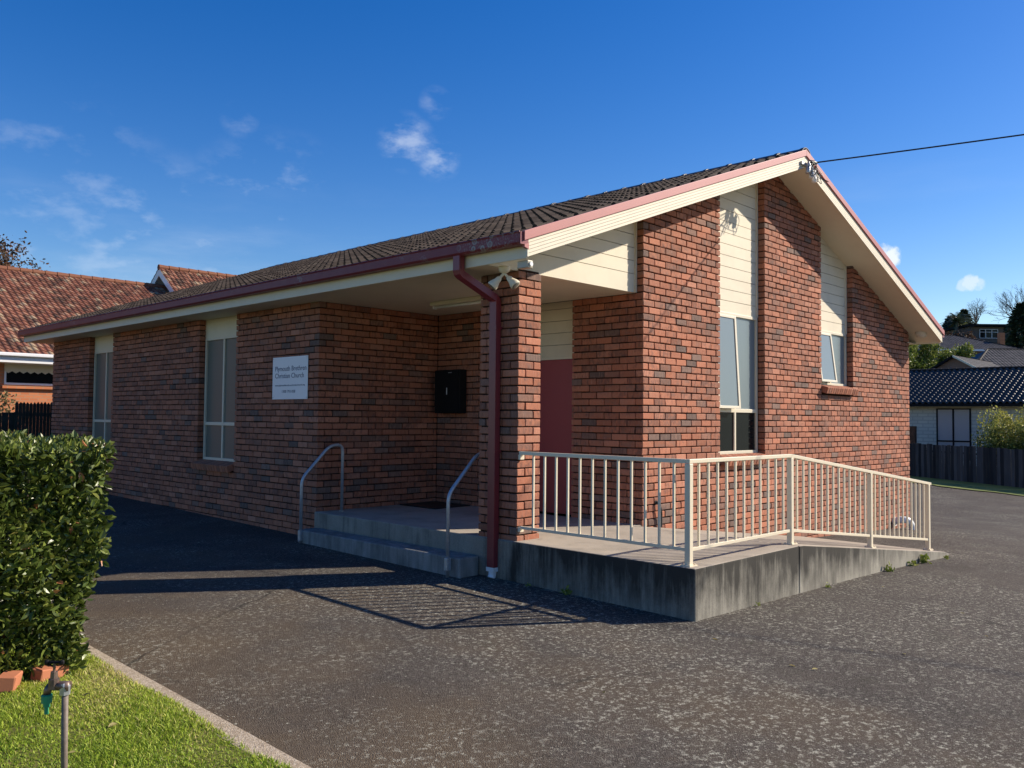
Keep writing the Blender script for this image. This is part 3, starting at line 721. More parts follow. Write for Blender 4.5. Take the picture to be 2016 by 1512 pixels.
for x0, x1, z0, y in ((-.4, XG0, ZS+.03, .05), (W1[0]-EPS, W1[1]+EPS, W1[3]-.02, GP+.062), (W2[0]-EPS, W2[1]+EPS, W2[3]-.02, GP+.062)):
    xs = [x0] + ([XR] if x0 < XR < x1 else []) + [x1]
    MB().prism([(x0, z0), (x1, z0)] + [(x, zb(x)+.04) for x in xs[::-1]], 1, y, y+.03).build('cladding_backing', RUBBER, CH)
# door and boards over it
D = MB().box(XG0+.10, XG0+.14, DY0, (DY0+DY1)/2-.003, .012, 2.05).build('door', DOOR_RED, CH)
D2 = MB().box(XG0+.10, XG0+.14, (DY0+DY1)/2+.003, DY1, .012, 2.05).build('door', DOOR_RED, CH)
m = MB().tube([(XG0+.06, 1.72, .95), (XG0+.06, 1.72, 1.25)], .012, 8); m.box(XG0+.06, XG0+.10, 1.71, 1.73, .97, .99); m.box(XG0+.06, XG0+.10, 1.71, 1.73, 1.21, 1.23); m.build('handle', GALV, D)
MB().box(XG0+.085, XG0+.15, DY0-EPS, DY1+EPS, 2.052, 2.085).build('door_head', CREAM, CH)
for i in range(5):
    z0 = 2.087+i*.16; z1 = min(z0+.154, ZS+.01)
    if z1-z0 > .03: MB().box(XG0+.095, XG0+.115, DY0-EPS, DY1+EPS, z0, z1).build('weatherboard', CREAM_BOARD, CH)
MB().box(XG0+.117, XG0+.15, DY0-EPS, DY1+EPS, 2.086, ZS+.02).build('cladding_backing', RUBBER, CH)

# ceiling, soffits, fascia, gutter, barge
MB().box(-.438, XG0+.005, .05, YC+.005, ZS, ZS+.012).build('porch_ceiling', CREAM, CH)
MB().box(-.438, .10, YC+.007, YB1-.02, ZS, ZS+.012).build('soffit', CREAM, CH)
MB().box(XG1-.05, XE1-.022, GY, YB1-.02, ZS+.001, ZS+.013).build('soffit', CREAM, CH)
m = MB()
for s in (-1, 1):
    xe = XR+s*(HALF-.02)
    m.prism([(xe, zb(xe)+.02), (XR, zb(XR)+.02), (XR, zb(XR)+.032), (xe, zb(xe)+.032)], 1, YB0+.022, .045)
m.build('raked_soffit', CREAM, CH)
for sx, xa, xb in ((-1, XE0, XE0+.02), (1, XE1-.02, XE1)):
    MB().box(xa, xb, YB0+.03, YB1-.03, ZS-.004, ZS+.165).build('fascia', CREAM, CH, bevel=.003)
    g = [(0, 0), (.095, 0), (.115, .02), (.115, .105), (.125, .118), (.118, .128), (.108, .122), (.106, .02), (.01, .012), (.01, .11), (0, .11)]
    x_ = XE0-.002 if sx < 0 else XE1+.002
    MB().prism([(x_+sx*a, ZS+.115+b) for a, b in g], 1, YB0+.005, YB1).build('gutter', GUTTER, CH)
    MB().box(min(x_, x_+sx*.112), max(x_, x_+sx*.112), YB0-.004, YB0+.006, ZS+.116, ZS+.232).build('gutter_end', MAROON, CH)
for ya, yb, fy in ((YB0, YB0+.02, -1), (YB1-.02, YB1, 1)):
    for s in (-1, 1):
        xe = XR+s*HALF
        bb = MB()
        for i in range(5):
            q0, q1 = i*.034, (i+1)*.034-.004; off = 0
            bb.prism([(xe, zb(xe)+q0), (XR, zb(XR)+q0), (XR, zb(XR)+q1), (xe, zb(xe)+q1)], 1, ya, yb)
        bb.prism([(xe, zb(xe)+.004), (XR, zb(XR)+.004), (XR, zb(XR)+.166), (xe, zb(xe)+.166)], 1, ya+(.012 if fy < 0 else 0), yb-(0 if fy < 0 else .012))
        bb.build('barge_board', CREAM, CH)
        x2 = XR+s*(HALF+.075); dz = zb(x2)
        MB().prism([(x2, dz+.168), (XR, zb(XR)+.168), (XR, zb(XR)+.262), (x2, dz+.262)], 1, min(ya, ya+fy*.022)-.0, max(yb, yb+fy*.022)).build('barge_cap', GLARE_FADED_RED, CH, bevel=.004)
MB().prism([(XE0-.06, 2.90), (XE0-.002, 2.885), (XE0-.002, 2.945), (XE0-.06, 2.925)], 1, YB0-.01, YB0+.025).build('barge_foot', GLARE_FADED_RED, CH)
MB().box(XE0-.014, XE0-.001, YB0-.003, YB0+.028, zb(XE0)-.002, zb(XE0)+.16).build('barge_end', CREAM, CH)

# roof: deck, tiles, ridge
m = MB()
for s in (-1, 1):
    xe = XR+s*(HALF+.03)
    m.prism([(xe, zb(xe)+.15), (XR, zb(XR)+.15), (XR, zb(XR)+.175), (xe, zb(xe)+.175)], 1, YB0+.025, YB1-.025)
ROOF = m.build('roof', RUBBER, CH)
def tile_geo(tu, tw, amp, thick, ns=13, rolls=2):
    s = np.linspace(0, tu, ns); ph = 2*math.pi*rolls*s/tu
    h = amp*np.clip(.5-.62*np.cos(ph), 0, 1)
    top0 = np.stack([s, np.zeros(ns), h+thick], -1); top1 = np.stack([s, np.full(ns, tw*1.1), h], -1); bot = np.stack([s, np.full(ns, .004), h-.004], -1)
    V = np.concatenate([top0, top1, bot]); F = []
    for i in range(ns-1):
        F += [[i, i+1, ns+i+1], [i, ns+i+1, ns+i], [2*ns+i, 2*ns+i+1, i+1], [2*ns+i, i+1, i]]
    return V, np.array(F)
def tile_rows(O, u, w, nrm, nu, nw, tu, tw, geo, stagger=0., keep=None):
    """positions of the tiles on one slope: (corner point, r)"""
    O, u, w, nrm = map(np.array, (O, u, w, nrm)); out = []
    for j in range(nw):
        for i in range(nu):
            if keep is not None and not keep(i*tu, j*tw): continue
            p = O + u*(i*tu) + w*(j*tw) + u*stagger*tu*(j % 2); out.append(p)
    return out
def joined_tiles(pts, u, w, nrm, geo):
    Vt, Ft = geo; B = np.stack([u, w, nrm]); loc = Vt@B; V = []; Fs = []; C_ = []
    for i, p in enumerate(pts):
        t = rng.normal(0, .002); V.append(loc+p+np.array(nrm)*t); Fs.append(Ft+len(Vt)*i); C_.append(np.repeat([[rng.uniform(), rng.uniform(), rng.uniform()]], len(Vt), 0))
    return np.concatenate(V), np.concatenate(Fs), np.concatenate(C_)
CA, SA = math.cos(math.atan(TAN)), math.sin(math.atan(TAN))
TU, TW = .30, .322; slope_len = (HALF+.09)/CA; NW = int(slope_len/TW); TW = slope_len/NW; NU = int((YB1-YB0-.05)/TU); TU = (YB1-YB0-.05)/NU
geo = tile_geo(TU, TW, .068, .038)
xe = XR-HALF-.09
uL, wL, nL = np.array([0, 1., 0]), np.array([CA, 0, SA]), np.array([-SA, 0, CA])
pl = tile_rows((xe, YB0+.025, zb(xe)+.178), uL, wL, nL, NU, NW, TU, TW, geo)
pl.sort(key=lambda p: np.linalg.norm(p-CAM))
# individual tiles share one mesh turned onto the slope
Vt, Ft = geo; TM = mesh('roof_tile', Vt@np.stack([uL, wL, nL]), Ft[:, ::-1], TILE_ONE)
for p in pl[:300]:
    o = link('roof_tile', TM, ROOF, p+nL*rng.normal(0, .002)); o.color = (*rcol(), 1)
V, Fs, C_ = joined_tiles(pl[300:], uL, wL, nL, geo)
o = link('roof_tiling', mesh('roof_tiling', V, Fs[:, ::-1], TILE_ALL, False, C_), ROOF); o['kind'] = 'stuff'
xe = XR+HALF+.09; uR, wR, nR = np.array([0, -1., 0]), np.array([-CA, 0, SA]), np.array([SA, 0, CA])
pr_ = tile_rows((xe, YB1-.025, zb(xe)+.178), uR, wR, nR, NU, NW, TU, TW, geo)
V, Fs, C_ = joined_tiles(pr_, uR, wR, nR, geo)
o = link('roof_tiling', mesh('roof_tiling', V, Fs[:, ::-1], TILE_ALL, False, C_), ROOF); o['kind'] = 'stuff'
def ridge_cap(y, ln):
    m = MB(); n = 9
    for r, d, t in ((.125, 0, ln), (.135, -.02, .035)):
        V = []; 
        for yy in (y+d, y+t):
            for rr in (r, r-.015):
                V += [(XR+rr*1.15*math.sin(a), yy, zb(XR)+.165+rr*.95*math.cos(a)) for a in np.linspace(-1.45, 1.45, n)]
        F = []
        for i in range(n-1):
            F += [(i, i+1, 2*n+i+1, 2*n+i), (i, n+i, n+i+1, i+1), (2*n+i, 2*n+i+1, 3*n+i+1, 3*n+i)]
        m.add(V, F)
    return m
RL = .405; yy = YB0-.0
rc = ridge_cap(0, RL+.02); rme = mesh('ridge_cap', rc.v, rc.f, RIDGE)
while yy < YB1-.1:
    o = link('ridge_cap', rme, ROOF, (0, yy, rng.normal(0, .002))); yy += RL

# downpipe
m = MB()
P = fillet([(-.52, .36, 2.93), (-.52, .36, 2.745), (-.055, .29, 2.52), (-.055, .29, -.30)], .03, 3)
for a, b in zip(P[:-1], P[1:]):
    pass
def rect_tube(pts, wy, wx):
    m = MB(); V = []; F = []
    for i, p in enumerate(pts):
        d = np.array(pts[min(i+1, len(pts)-1)])-np.array(pts[max(i-1, 0)]); d /= np.linalg.norm(d)
        y = np.array([0, 1., 0]); y -= d*(y@d); y /= np.linalg.norm(y); x = np.cross(y, d)
        V += [np.array(p)+x*a*wx/2+y*b*wy/2 for a, b in ((-1,-1),(1,-1),(1,1),(-1,1))]
    for i in range(len(pts)-1): F += [(i*4+k, i*4+(k+1) % 4, i*4+4+(k+1) % 4, i*4+4+k) for k in range(4)]
    F += [(3,2,1,0), tuple(len(pts)*4-4+k for k in range(4))]
    return m.add(V, F)
DP = rect_tube(P, .10, .075).build('downpipe', MAROON, CH, bevel=.006)
m = MB(); gzd = float(gz(-.06, .29))
m.box(-.098, -.012, .235, .345, -.335, -.292)
m.tube([(-.055, .29, -.33), (-.06, .29, gzd+.03), (-.075, .29, gzd)], .042, 12); m.build('pipe_shoe', WHITE, DP)
m = MB()
for z in (2.2, .9): m.box(-.096, -.002, .232, .348, z, z+.03)
m.build('pipe_clip', MAROON, DP)

# ------------------------------------------------------------------ entrance concrete
EN = thing('entrance_ramp', 'stained grey concrete landing with ramp and step at the porch', 'ramp', (1, -1, -.4))
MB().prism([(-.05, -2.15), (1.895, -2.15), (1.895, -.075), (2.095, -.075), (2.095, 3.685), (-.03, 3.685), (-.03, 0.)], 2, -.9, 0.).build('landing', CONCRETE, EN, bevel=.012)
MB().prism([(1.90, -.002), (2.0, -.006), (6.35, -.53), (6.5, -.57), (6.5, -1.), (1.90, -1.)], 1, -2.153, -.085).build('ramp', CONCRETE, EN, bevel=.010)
MB().box(-.335, -.052, .50, 3.60, -.8, -.197).build('step', STEPC, EN, bevel=.018)

# ------------------------------------------------------------------ railing
RA = thing('ramp_railing', 'cream painted steel railing with thin upright bars around the ramp', 'railing', (.04, -2.03, 0))
def rz(x): return -.118*max(0, x-1.95)
RX, RY = .04, -2.03; X2, X3, X4, X5 = 1.95, 4.02, 6.02, 6.12
for x, y in ((RX, RY), (X2, RY), (X3, RY), (X4, RY)):
    p = MB().box(x-.027, x+.027, y-.027, y+.027, rz(x)+.004, rz(x)+.885).build('post', CREAM_STEEL, RA, bevel=.004)
    q = MB().box(x-.06, x+.06, y-.05, y+.05, rz(x)+(.001 if x < 2 else -.006), rz(x)+.010)
    for a, b in ((-.045, -.035), (.045, -.035), (.045, .035), (-.045, .035)): q.lathe((x+a, y+b, rz(x)+.008), [(.009, 0), (.009, .012)], 6)
    q.build('base_plate', CREAM_STEEL, p)
tr = MB().bar((RX, .0, .905), (RX, RY+.0205, .905), .04, .036)
tr.build('top_rail', CREAM_STEEL, RA, bevel=.004)
MB().bar((RX-.02, RY, .9055), (X2, RY, .9055), .0402, .036).build('top_rail', CREAM_STEEL, RA, bevel=.004)
MB().bar((X2, RY, .9052), (X5, RY, .9052+rz(X5)), .0404, .036).build('top_rail', CREAM_STEEL, RA, bevel=.004)
MB().bar((RX, -.02, .14), (RX, RY, .14), .03, .03).build('bottom_rail', CREAM_STEEL, RA, bevel=.003)
MB().bar((RX, RY, .14), (X2, RY, .14), .031, .03).build('bottom_rail', CREAM_STEEL, RA, bevel=.003)
MB().bar((X2, RY, .14), (X4, RY, .14+rz(X4)), .032, .03).build('bottom_rail', CREAM_STEEL, RA, bevel=.003)
def balusters(p0, p1, n):
    bm_ = {}
    for i in range(1, n+1):
        t = i/(n+1); x = p0[0]+(p1[0]-p0[0])*t; y = p0[1]+(p1[1]-p0[1])*t
        o = link('baluster', BALM, RA, (x, y, rz(x)))
BALM = mesh('baluster', *[q for q in (lambda b: (b.v, b.f))(MB().box(-.0095, .0095, -.0095, .0095, .15, .89))], CREAM_STEEL)
balusters((RX, -.04), (RX, RY), 12); balusters((RX, RY), (X2, RY), 11); balusters((X2, RY), (X3, RY), 13); balusters((X3, RY), (X4, RY), 12)
for z in (.868, .125): MB().box(RX-.03, RX+.03, -.035, -.004, z-.03, z+.022).build('wall_bracket', CREAM_STEEL, RA, bevel=.003)

def handrail(y, x0, x1, label, endwall=False):
    g = float(gz(x0, y))
    e = thing('handrail', label, 'handrail', (x0, y, g))
    pts = [(x0, y, g-.03), (x0, y, .46), (x0+.42, y, .88), (x1, y, .89)] + ([] if endwall else [(x1, y, .004)])
    MB().tube(fillet(pts, .10, 7), .020, 12).build('rail', GALV, e, smooth=True)
    m = MB().box(x0-.028, x0+.028, y-.024, y+.024, -.33, -.20)
    m.build('clamp', GALV, e, bevel=.004)
    if endwall: MB().lathe((x1-.012, y, .89), [(.032, 0), (.032, .012)], 12, (1, 0, 0)).build('flange', GALV, e)
    else: MB().lathe((x1, y, .002), [(.034, 0), (.034, .008)], 12).build('flange', GALV, e)
handrail(3.49, -.352, .27, 'galvanised pipe handrail standing beside the church sign wall')
handrail(.62, -.392, .30, 'galvanised pipe handrail standing behind the brick pier')

# ------------------------------------------------------------------ fittings on the church
SG = thing('church_sign', 'white square church name board screwed to the side wall', 'sign', (-.01, 4.385, 1.497))
MB().box(-.012, -.004, 3.932, 4.838, 1.497, 2.091).build('panel', SIGN_WHITE, SG, bevel=.002)
def text(body, size, y_left, z, parent, width=None):
    cu = bpy.data.curves.new('text', 'FONT'); cu.body = body; cu.size = size; cu.extrude = .0006; cu.resolution_u = 3
    to = bpy.data.objects.new('text_tmp', cu); COL.objects.link(to); bpy.context.view_layer.update()
    me = bpy.data.meshes.new_from_object(to.evaluated_get(bpy.context.evaluated_depsgraph_get()))
    bpy.data.objects.remove(to); V = np.array([v.co[:] for v in me.vertices])
    sx = width/(V[:, 0].max()-V[:, 0].min()) if width else 1
    # reading direction runs towards -y, facing -x
    for v, c in zip(me.vertices, V): v.co = (-.0132-c[2], y_left-(c[0]-V[:, 0].min())*sx, z+c[1])
    me.materials.clear(); me.materials.append(SIGN_INK); me.name = 'lettering'
    o = link('lettering', me, parent); o.location = tuple(-WORLD_LOC[parent.name]); return o
text('Plymouth Brethren', .098, 4.765, 1.895, SG, .80)
text('Christian Church', .098, 4.765, 1.795, SG, .74)
text('www.plymouthbrethrenchristianchurch.org', .034, 4.765, 1.682, SG, .77)
text('1300 793 838', .056, 4.575, 1.588, SG, .34)
m = MB()
for y in (3.955, 4.815):
    for z in (1.52, 2.068): m.lathe((-.0135, y, z), [(.007, 0), (.007, .003)], 8, (1, 0, 0))
m.build('screw', GALV, SG)

LB = thing('wall_letterbox', 'black metal letterbox with keyhole plate on the porch wall', 'letterbox', (2.04, 3.31, 1.32))
b = MB().box(1.955, 2.092, 3.03, 3.585, 1.325, 1.965).build('body', BLACK, LB, bevel=.012)
MB().box(1.938, 1.953, 3.05, 3.565, 1.345, 1.945).build('door', BLACK, LB, bevel=.006)
MB().box(1.932, 1.937, 3.285, 3.298, 1.60, 1.70).build('keyhole_plate', SIGN_WHITE, LB)
MB().box(1.930, 1.937, 3.19, 3.26, 1.915, 1.925).build('badge', GALV, LB)

PL = thing('porch_light', 'long fluorescent batten light fixed under the porch ceiling', 'light', (1.1, 2.0, 2.78))
MB().box(1.02, 1.15, 1.38, 2.62, 2.755, 2.804).build('body', CREAM, PL, bevel=.006)
MB().tube([(1.085, 1.42, 2.735), (1.085, 2.58, 2.735)], .018, 10).build('tube', WHITE, PL, smooth=True)
MB().box(1.055, 1.115, 2.585, 2.605, 2.715, 2.754).build('tube_holder', WHITE, PL); MB().box(1.055, 1.115, 1.395, 1.415, 2.715, 2.754).build('tube_holder', WHITE, PL)

FL = thing('twin_floodlight', 'cream twin spotlight fixed under the eave above the brick pier', 'floodlight', (-.27, -.06, 2.75))
FX, FY = -.27, -.05
MB().lathe((FX, FY, 2.735), [(.03, 0), (.055, .02), (.06, .05), (.06, .068)], 16).build('base', CREAM, FL, smooth=True)
for dx, dy in ((-.10, .09), (.05, -.14)):
    d = np.array([dx*1.0, dy, -.15]); d /= np.linalg.norm(d); o0 = np.array([FX, FY, 2.735])
    arm = MB().tube([o0, o0+d*.07], .014, 8).build('arm', CREAM, FL)
    MB().lathe(o0+d*.06, [(.020, 0), (.030, .02), (.033, .05), (.050, .09), (.056, .12), (.052, .128)], 18, d).build('lamp_head', CREAM, FL, smooth=True)
    MB().lathe(o0+d*.188, [(.049, 0), (.03, .003), (.001, .005)], 18, d).build('lens', SIDEGLASS, FL, smooth=True)
SB = thing('sensor_box', 'small clear plastic junction box under the lower barge end', 'sensor', (-.36, -.43, 2.75))
MB().box(-.405, -.325, -.50, -.36, 2.725, 2.80).build('housing', FROSTBOX, SB, bevel=.008)
MB().lathe((-.365, -.502, 2.762), [(.022, 0), (.022, .016)], 12, (0, -1, 0)).build('cap', WHITE, SB)

EB = thing('power_attachment', 'cluster of grey insulators with looped wires at the gable peak', 'insulator', (5.5, -.6, 4.9))
MB().box(5.30, 5.62, YB0-.03, YB0-.002, 4.985, 5.03).build('bracket', GALV, EB)
for i, (x, z) in enumerate(((5.37, 4.905), (5.48, 4.86), (5.57, 4.815))):
    MB().lathe((x, -.64, z-.055), [(.028, 0), (.034, .01), (.034, .09), (.028, .10), (.02, .115), (.03, .125), (.03, .15), (.012, .16), (.012, .19)], 14, (.25, .0, 1)).build('insulator', WHITE if i else GALV, EB, smooth=True)
m = MB(); A = np.array([5.60, -.66, 5.055])
m.lathe((5.44, -.62, 5.035), [(.02, 0), (.035, .03), (.035, .12), (.02, .17)], 10, (1, -.3, .05)); m.build('strain_clamp', RUBBER, EB, smooth=True)
for i in range(7):
    r_ = random.Random(i); a = A+np.array([r_.uniform(-.15, .02), -.0, r_.uniform(-.05, .0)]); e = np.array([5.36+.10*(i % 3), -.65, 4.94-.045*(i % 3)])
    mid = (a+e)/2+np.array([r_.uniform(-.28, .28), r_.uniform(-.14, .02), r_.uniform(-.26, .02)])
    mid2 = (a+2*e)/3+np.array([r_.uniform(-.22, .26), r_.uniform(-.12, .0), r_.uniform(-.22, -.02)])
    MB().tube(smooth_path([a, mid, mid2, e], 6), .0048, 5).build('wire_loop', RUBBER, EB)
pts = []
Ed = np.array([5.60+10.0, -.66-25., 5.055+2.2])
for t in np.linspace(0, 1, 40): pts.append(A*(1-t)+Ed*t-np.array([0, 0, 4*t*(1-t)*.32]))
pc = MB().tube(pts, .011, 7).build('power_cable', RUBBER, smooth=True); props(pc, 'black overhead service cable running from the gable peak', 'cable')

WB = thing('white_wall_box', 'cream electrical box fixed beyond the far gable corner', 'box', (11.05, .05, 2.2))
MB().box(10.985, 11.09, .00, .13, 2.20, 2.48).build('body', CREAM, WB, bevel=.008); MB().box(11.0, 11.08, -.012, -.001, 2.23, 2.45).build('lid', CREAM, WB, bevel=.004)
MB().tube([(11.04, .06, 2.48), (11.04, .06, 2.80)], .012, 8).build('conduit', WHITE, WB)
SLt = thing('soffit_light', 'round cream bulkhead light under the far end of the barge', 'light', (11.02, -.30, 2.93))
q = np.array([11.0, -.30, zb(11.0)+.018]); nn = np.array([-TAN*CA*0, 0, -1.])
MB().lathe(q, [(.105, 0), (.105, .05), (.09, .07)], 20, (-.34, 0, -.94)).build('rim', CREAM, SLt, smooth=False); MB().lathe(q+np.array([-.34, 0, -.94])*.066, [(.085, 0), (.05, .018), (.001, .024)], 18, (-.34, 0, -.94)).build('diffuser', ALU, SLt, smooth=True)
BP = thing('black_conduit', 'short black bent pipe coming out low on the gable wall', 'pipe', (2.41, -.12, -.02))
MB().tube(smooth_path([(2.37, -.082, .25), (2.385, -.115, .24), (2.42, -.125, .15), (2.43, -.12, .05), (2.43, -.118, -.05)], 6), .017, 8).build('pipe', RUBBER, BP, smooth=True)
MB().lathe((2.37, -.083, .25), [(.028, 0), (.028, .008)], 10, (0, -1, 0)).build('collar', RUBBER, BP)
VP = thing('white_vent_pipe', 'white plastic pipe bend sticking out low on the brick wall', 'pipe', (10.3, -.2, -.75))
MB().tube(smooth_path([(10.12, -.09, -.60), (10.12, -.20, -.56), (10.20, -.30, -.57), (10.30, -.33, -.66), (10.33, -.33, float(gz(10.3, -.3))-.02)], 6), .065, 14).build('pipe', WHITE, VP, smooth=True)
MB().lathe((10.12, -.085, -.60), [(.085, 0), (.085, .025)], 14, (0, -1, .1)).build('flange', WHITE, VP)
mt = MB().box(1.35, 2.03, 2.86, 3.62, .002, .016).build('door_mat', RUBBER, bevel=.004); props(mt, 'black rubber doormat in the porch corner', 'mat')

# ------------------------------------------------------------------ plants near the camera
def leaf_template(l=1., w=.66, fold=.10):
    V = np.array([(0, 0, 0), (-w*.36, l*.32, fold), (w*.36, l*.32, fold), (0, l*.42, -.02), (-w*.30, l*.70, fold*.8), (w*.30, l*.70, fold*.8), (0, l, -.06)])
    F = np.array([(0, 3, 1), (0, 2, 3), (1, 3, 4), (2, 5, 3), (3, 6, 4), (3, 5, 6)])
    return V, F
def rot_frames(n, up=None, tilt=1.0):
    d = rng.normal(0, 1, (n, 3)); 
    if up is not None: d = d*tilt + np.array(up)
    d /= np.linalg.norm(d, axis=1, keepdims=True)
    r = rng.normal(0, 1, (n, 3)); x = np.cross(d, r); x /= np.linalg.norm(x, axis=1, keepdims=True); z = np.cross(x, d)
    return np.stack([x, d, z], 1)
def leaves(P, B, size, tmpl, col=None):
    Vt, Ft = tmpl; n = len(P); sz = size*rng.uniform(.7, 1.3, (n, 1, 1))
    V = np.einsum('vk,nkj->nvj', Vt, B)*sz + P[:, None, :]
    F = (Ft[None]+np.arange(n)[:, None, None]*len(Vt)).reshape(-1, 3)
    if col is None: col = rng.uniform(0, 1, (n, 3))
    return V.reshape(-1, 3), F, np.repeat(col, len(Vt), 0)
LT = leaf_template()
HG = thing('clipped_hedge', 'clipped glossy green hedge growing along the kerb', 'hedge', (-5.0, .5, -.4))
def hedge_points(n):
    x0, x1, y0, y1, z0, z1 = -6.6, -4.21, -.40, 2.4, -.34, 1.06
    P = []; Nn = []
    while len(P) < n:
        f = rng.choice(4, p=[.42, .22, .30, .06]); a, b = rng.uniform(0, 1, 2)
        if f == 0: p = np.array([x0+(x1-x0)*a, y0, z0+(z1-z0)*b]); nn = np.array([0, -1, .1])
        elif f == 1: p = np.array([x1, y0+(y1-y0)*a, z0+(z1-z0)*b]); nn = np.array([1, 0, .1])
        elif f == 2: p = np.array([x0+(x1-x0)*a, y0+(y1-y0)*b, z1]); nn = np.array([0, 0, 1.])
        else: p = np.array([x0+(x1-x0)*a, y0+(y1-y0)*b, rng.uniform(z0+.1, z1)]); nn = np.array([0, -.5, .5])
        lump = .055*math.sin(p[0]*5.1+p[2]*3.3)+.05*math.sin(p[1]*4.7+p[2]*6.1+1)+.035*math.sin(p[0]*11+p[2]*9)
        dep = abs(rng.normal(0, .07))
        if f == 2: lump *= .45; dep *= .7
        q = p + nn*(lump-dep)
        t = (q[2]-z0)/(z1-z0)
        # narrower towards the foot, rounded shoulders
        cx = -4.05; shrink = .20*max(0, .75-t)**1.0 + .30*max(0, t-.86)**1.5
        q[0] -= shrink*(q[0]-x0)/(x1-x0); q[1] += .16*max(0, .45-t)*(1 if f == 0 else .3)
        if f == 2 : q[2] -= .10*max(0, (q[0]+4.35)/.3)**2
        P.append(q); Nn.append(nn)
    return np.array(P), np.array(Nn)
P, Nn = hedge_points(36000)
gap = np.sin(P[:, 0]*9+P[:, 2]*7)+np.sin(P[:, 1]*8-P[:, 2]*10+P[:, 0]*6)
keep = rng.uniform(-2.2, 2.2, len(P)) < gap+1.9; P, Nn = P[keep], Nn[keep]
B = np.empty((len(P), 3, 3)); fr = rot_frames(len(P)); 
d = rng.normal(0, 1, P.shape)*.8 + Nn*.75 + np.array([0, 0, .35]); d /= np.linalg.norm(d, axis=1, keepdims=True)
x = np.cross(d, rng.normal(0, 1, P.shape)); x /= np.linalg.norm(x, axis=1, keepdims=True); B = np.stack([x, d, np.cross(x, d)], 1)
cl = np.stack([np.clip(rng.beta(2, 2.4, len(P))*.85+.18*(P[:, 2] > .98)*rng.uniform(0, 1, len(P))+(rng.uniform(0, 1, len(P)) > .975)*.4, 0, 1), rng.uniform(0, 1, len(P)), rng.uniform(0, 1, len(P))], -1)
order = np.argsort(np.linalg.norm(P-CAM, axis=1)+50*(P[:, 0] < -5.0)); P, B, cl = P[order], B[order], cl[order]
LM = mesh('leaf', LT[0], LT[1], HEDGE_ONE)
for i in range(300):
    s = .062*rng.uniform(.75, 1.3); o = link('leaf', LM, HG, P[i])
    o.rotation_euler = Matrix(B[i].T.tolist()).to_euler(); o.scale = (s, s, s); o.color = (*cl[i], 1)
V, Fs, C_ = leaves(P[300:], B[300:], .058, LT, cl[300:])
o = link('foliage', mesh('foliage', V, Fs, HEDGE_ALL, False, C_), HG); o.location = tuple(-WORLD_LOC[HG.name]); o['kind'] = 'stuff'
m = MB()
for i in range(46):
    bx, by = rng.uniform(-6.4, -4.3), rng.uniform(-.15, 2.1); g = float(gz(bx, by)); tx, ty = bx+rng.normal(0, .18), by+rng.normal(0, .18)
    m.tube(smooth_path([(bx, by, g-.02), ((bx+tx)/2+rng.normal(0, .05), (by+ty)/2, g+.5), (tx, ty, g+1.25)], 4), [.018]*4+[.012]*3+[.007]*2, 6)
m.build('stem', BARK, HG)
# dark inner twigs keep the hedge dense
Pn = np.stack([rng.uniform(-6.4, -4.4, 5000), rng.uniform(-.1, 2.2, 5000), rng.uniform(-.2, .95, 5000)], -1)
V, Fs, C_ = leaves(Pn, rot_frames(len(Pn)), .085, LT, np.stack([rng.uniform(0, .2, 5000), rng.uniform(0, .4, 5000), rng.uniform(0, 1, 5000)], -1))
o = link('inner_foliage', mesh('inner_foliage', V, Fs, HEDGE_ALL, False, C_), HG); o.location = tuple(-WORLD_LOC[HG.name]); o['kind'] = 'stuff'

for i, (x, y, rzv, lab) in enumerate(((-4.53, -.34, .35, 'loose terracotta brick at the hedge foot behind the garden tap'), (-4.78, -.42, 1.1, 'broken terracotta brick at the hedge foot further from the kerb'))):
    me = mesh('loose_brick', jit(brick_verts(.19, .10, .085, .007), .003), BTRI, PAVER); o = link('loose_brick', me, None, (x, y, float(lawnz(x, y))+.045)); o.rotation_euler = (.1, .05, rzv); props(o, lab, 'brick', 'bricks at the hedge foot')

# garden tap on a standpipe
TX, TY = -5.085, -2.236; tg = float(lawnz(TX, TY))
TP = thing('garden_tap', 'old brass garden tap on a standpipe in the lawn', 'tap', (TX, TY, tg))
r_ = RT  # spout points to the left of the standpipe
MB().tube([(TX+.012, TY, tg-.05), (TX+.004, TY, -.15), (TX, TY, .095)], .0135, 12).build('standpipe', PIPE, TP, smooth=True)
tp = np.array([TX, TY, .125]); sd = np.array([-RT[0], -RT[1], 0])
MB().tube([tp+np.array([0, 0, -.035]), tp, tp+sd*.004+np.array([0, 0, .012])], [.021, .023, .020], 6).build('elbow', GALV, TP)
MB().tube([tp+sd*-.018, tp+sd*.02, tp+sd*.05], [.022, .020, .019], 8).build('tap_body', COPPER, TP, smooth=True)
c0 = tp+sd*.048
MB().tube([c0+np.array([0, 0, -.01]), c0+np.array([0, 0, .03]), c0+np.array([0, 0, .032]), c0+np.array([0, 0, .06])], [.024, .022, .016, .014], 10).build('bonnet', COPPER, TP)
MB().tube([c0+np.array([0, 0, .055]), c0+np.array([0, 0, .10])], .006, 8).build('spindle', COPPER, TP)
h = MB().tube([c0+np.array([RT[0], RT[1], 0])*-.032+np.array([0, 0, .098]), c0+np.array([RT[0], RT[1], 0])*.032+np.array([0, 0, .098])], .0065, 8)
for s in (-1, 1): h.lathe(c0+np.array([RT[0], RT[1], 0])*.032*s+np.array([0, 0, .088]), [(.006, 0), (.010, .006), (.010, .014), (.006, .02)], 8)
h.build('handle', BLACK, TP)
s0 = tp+sd*.062
MB().tube([s0+np.array([0, 0, .0]), s0+sd*.012+np.array([0, 0, -.02]), s0+sd*.014+np.array([0, 0, -.035])], [.016, .016, .015], 10).build('spout', COPPER, TP, smooth=True)
s1 = s0+sd*.014+np.array([0, 0, -.035])
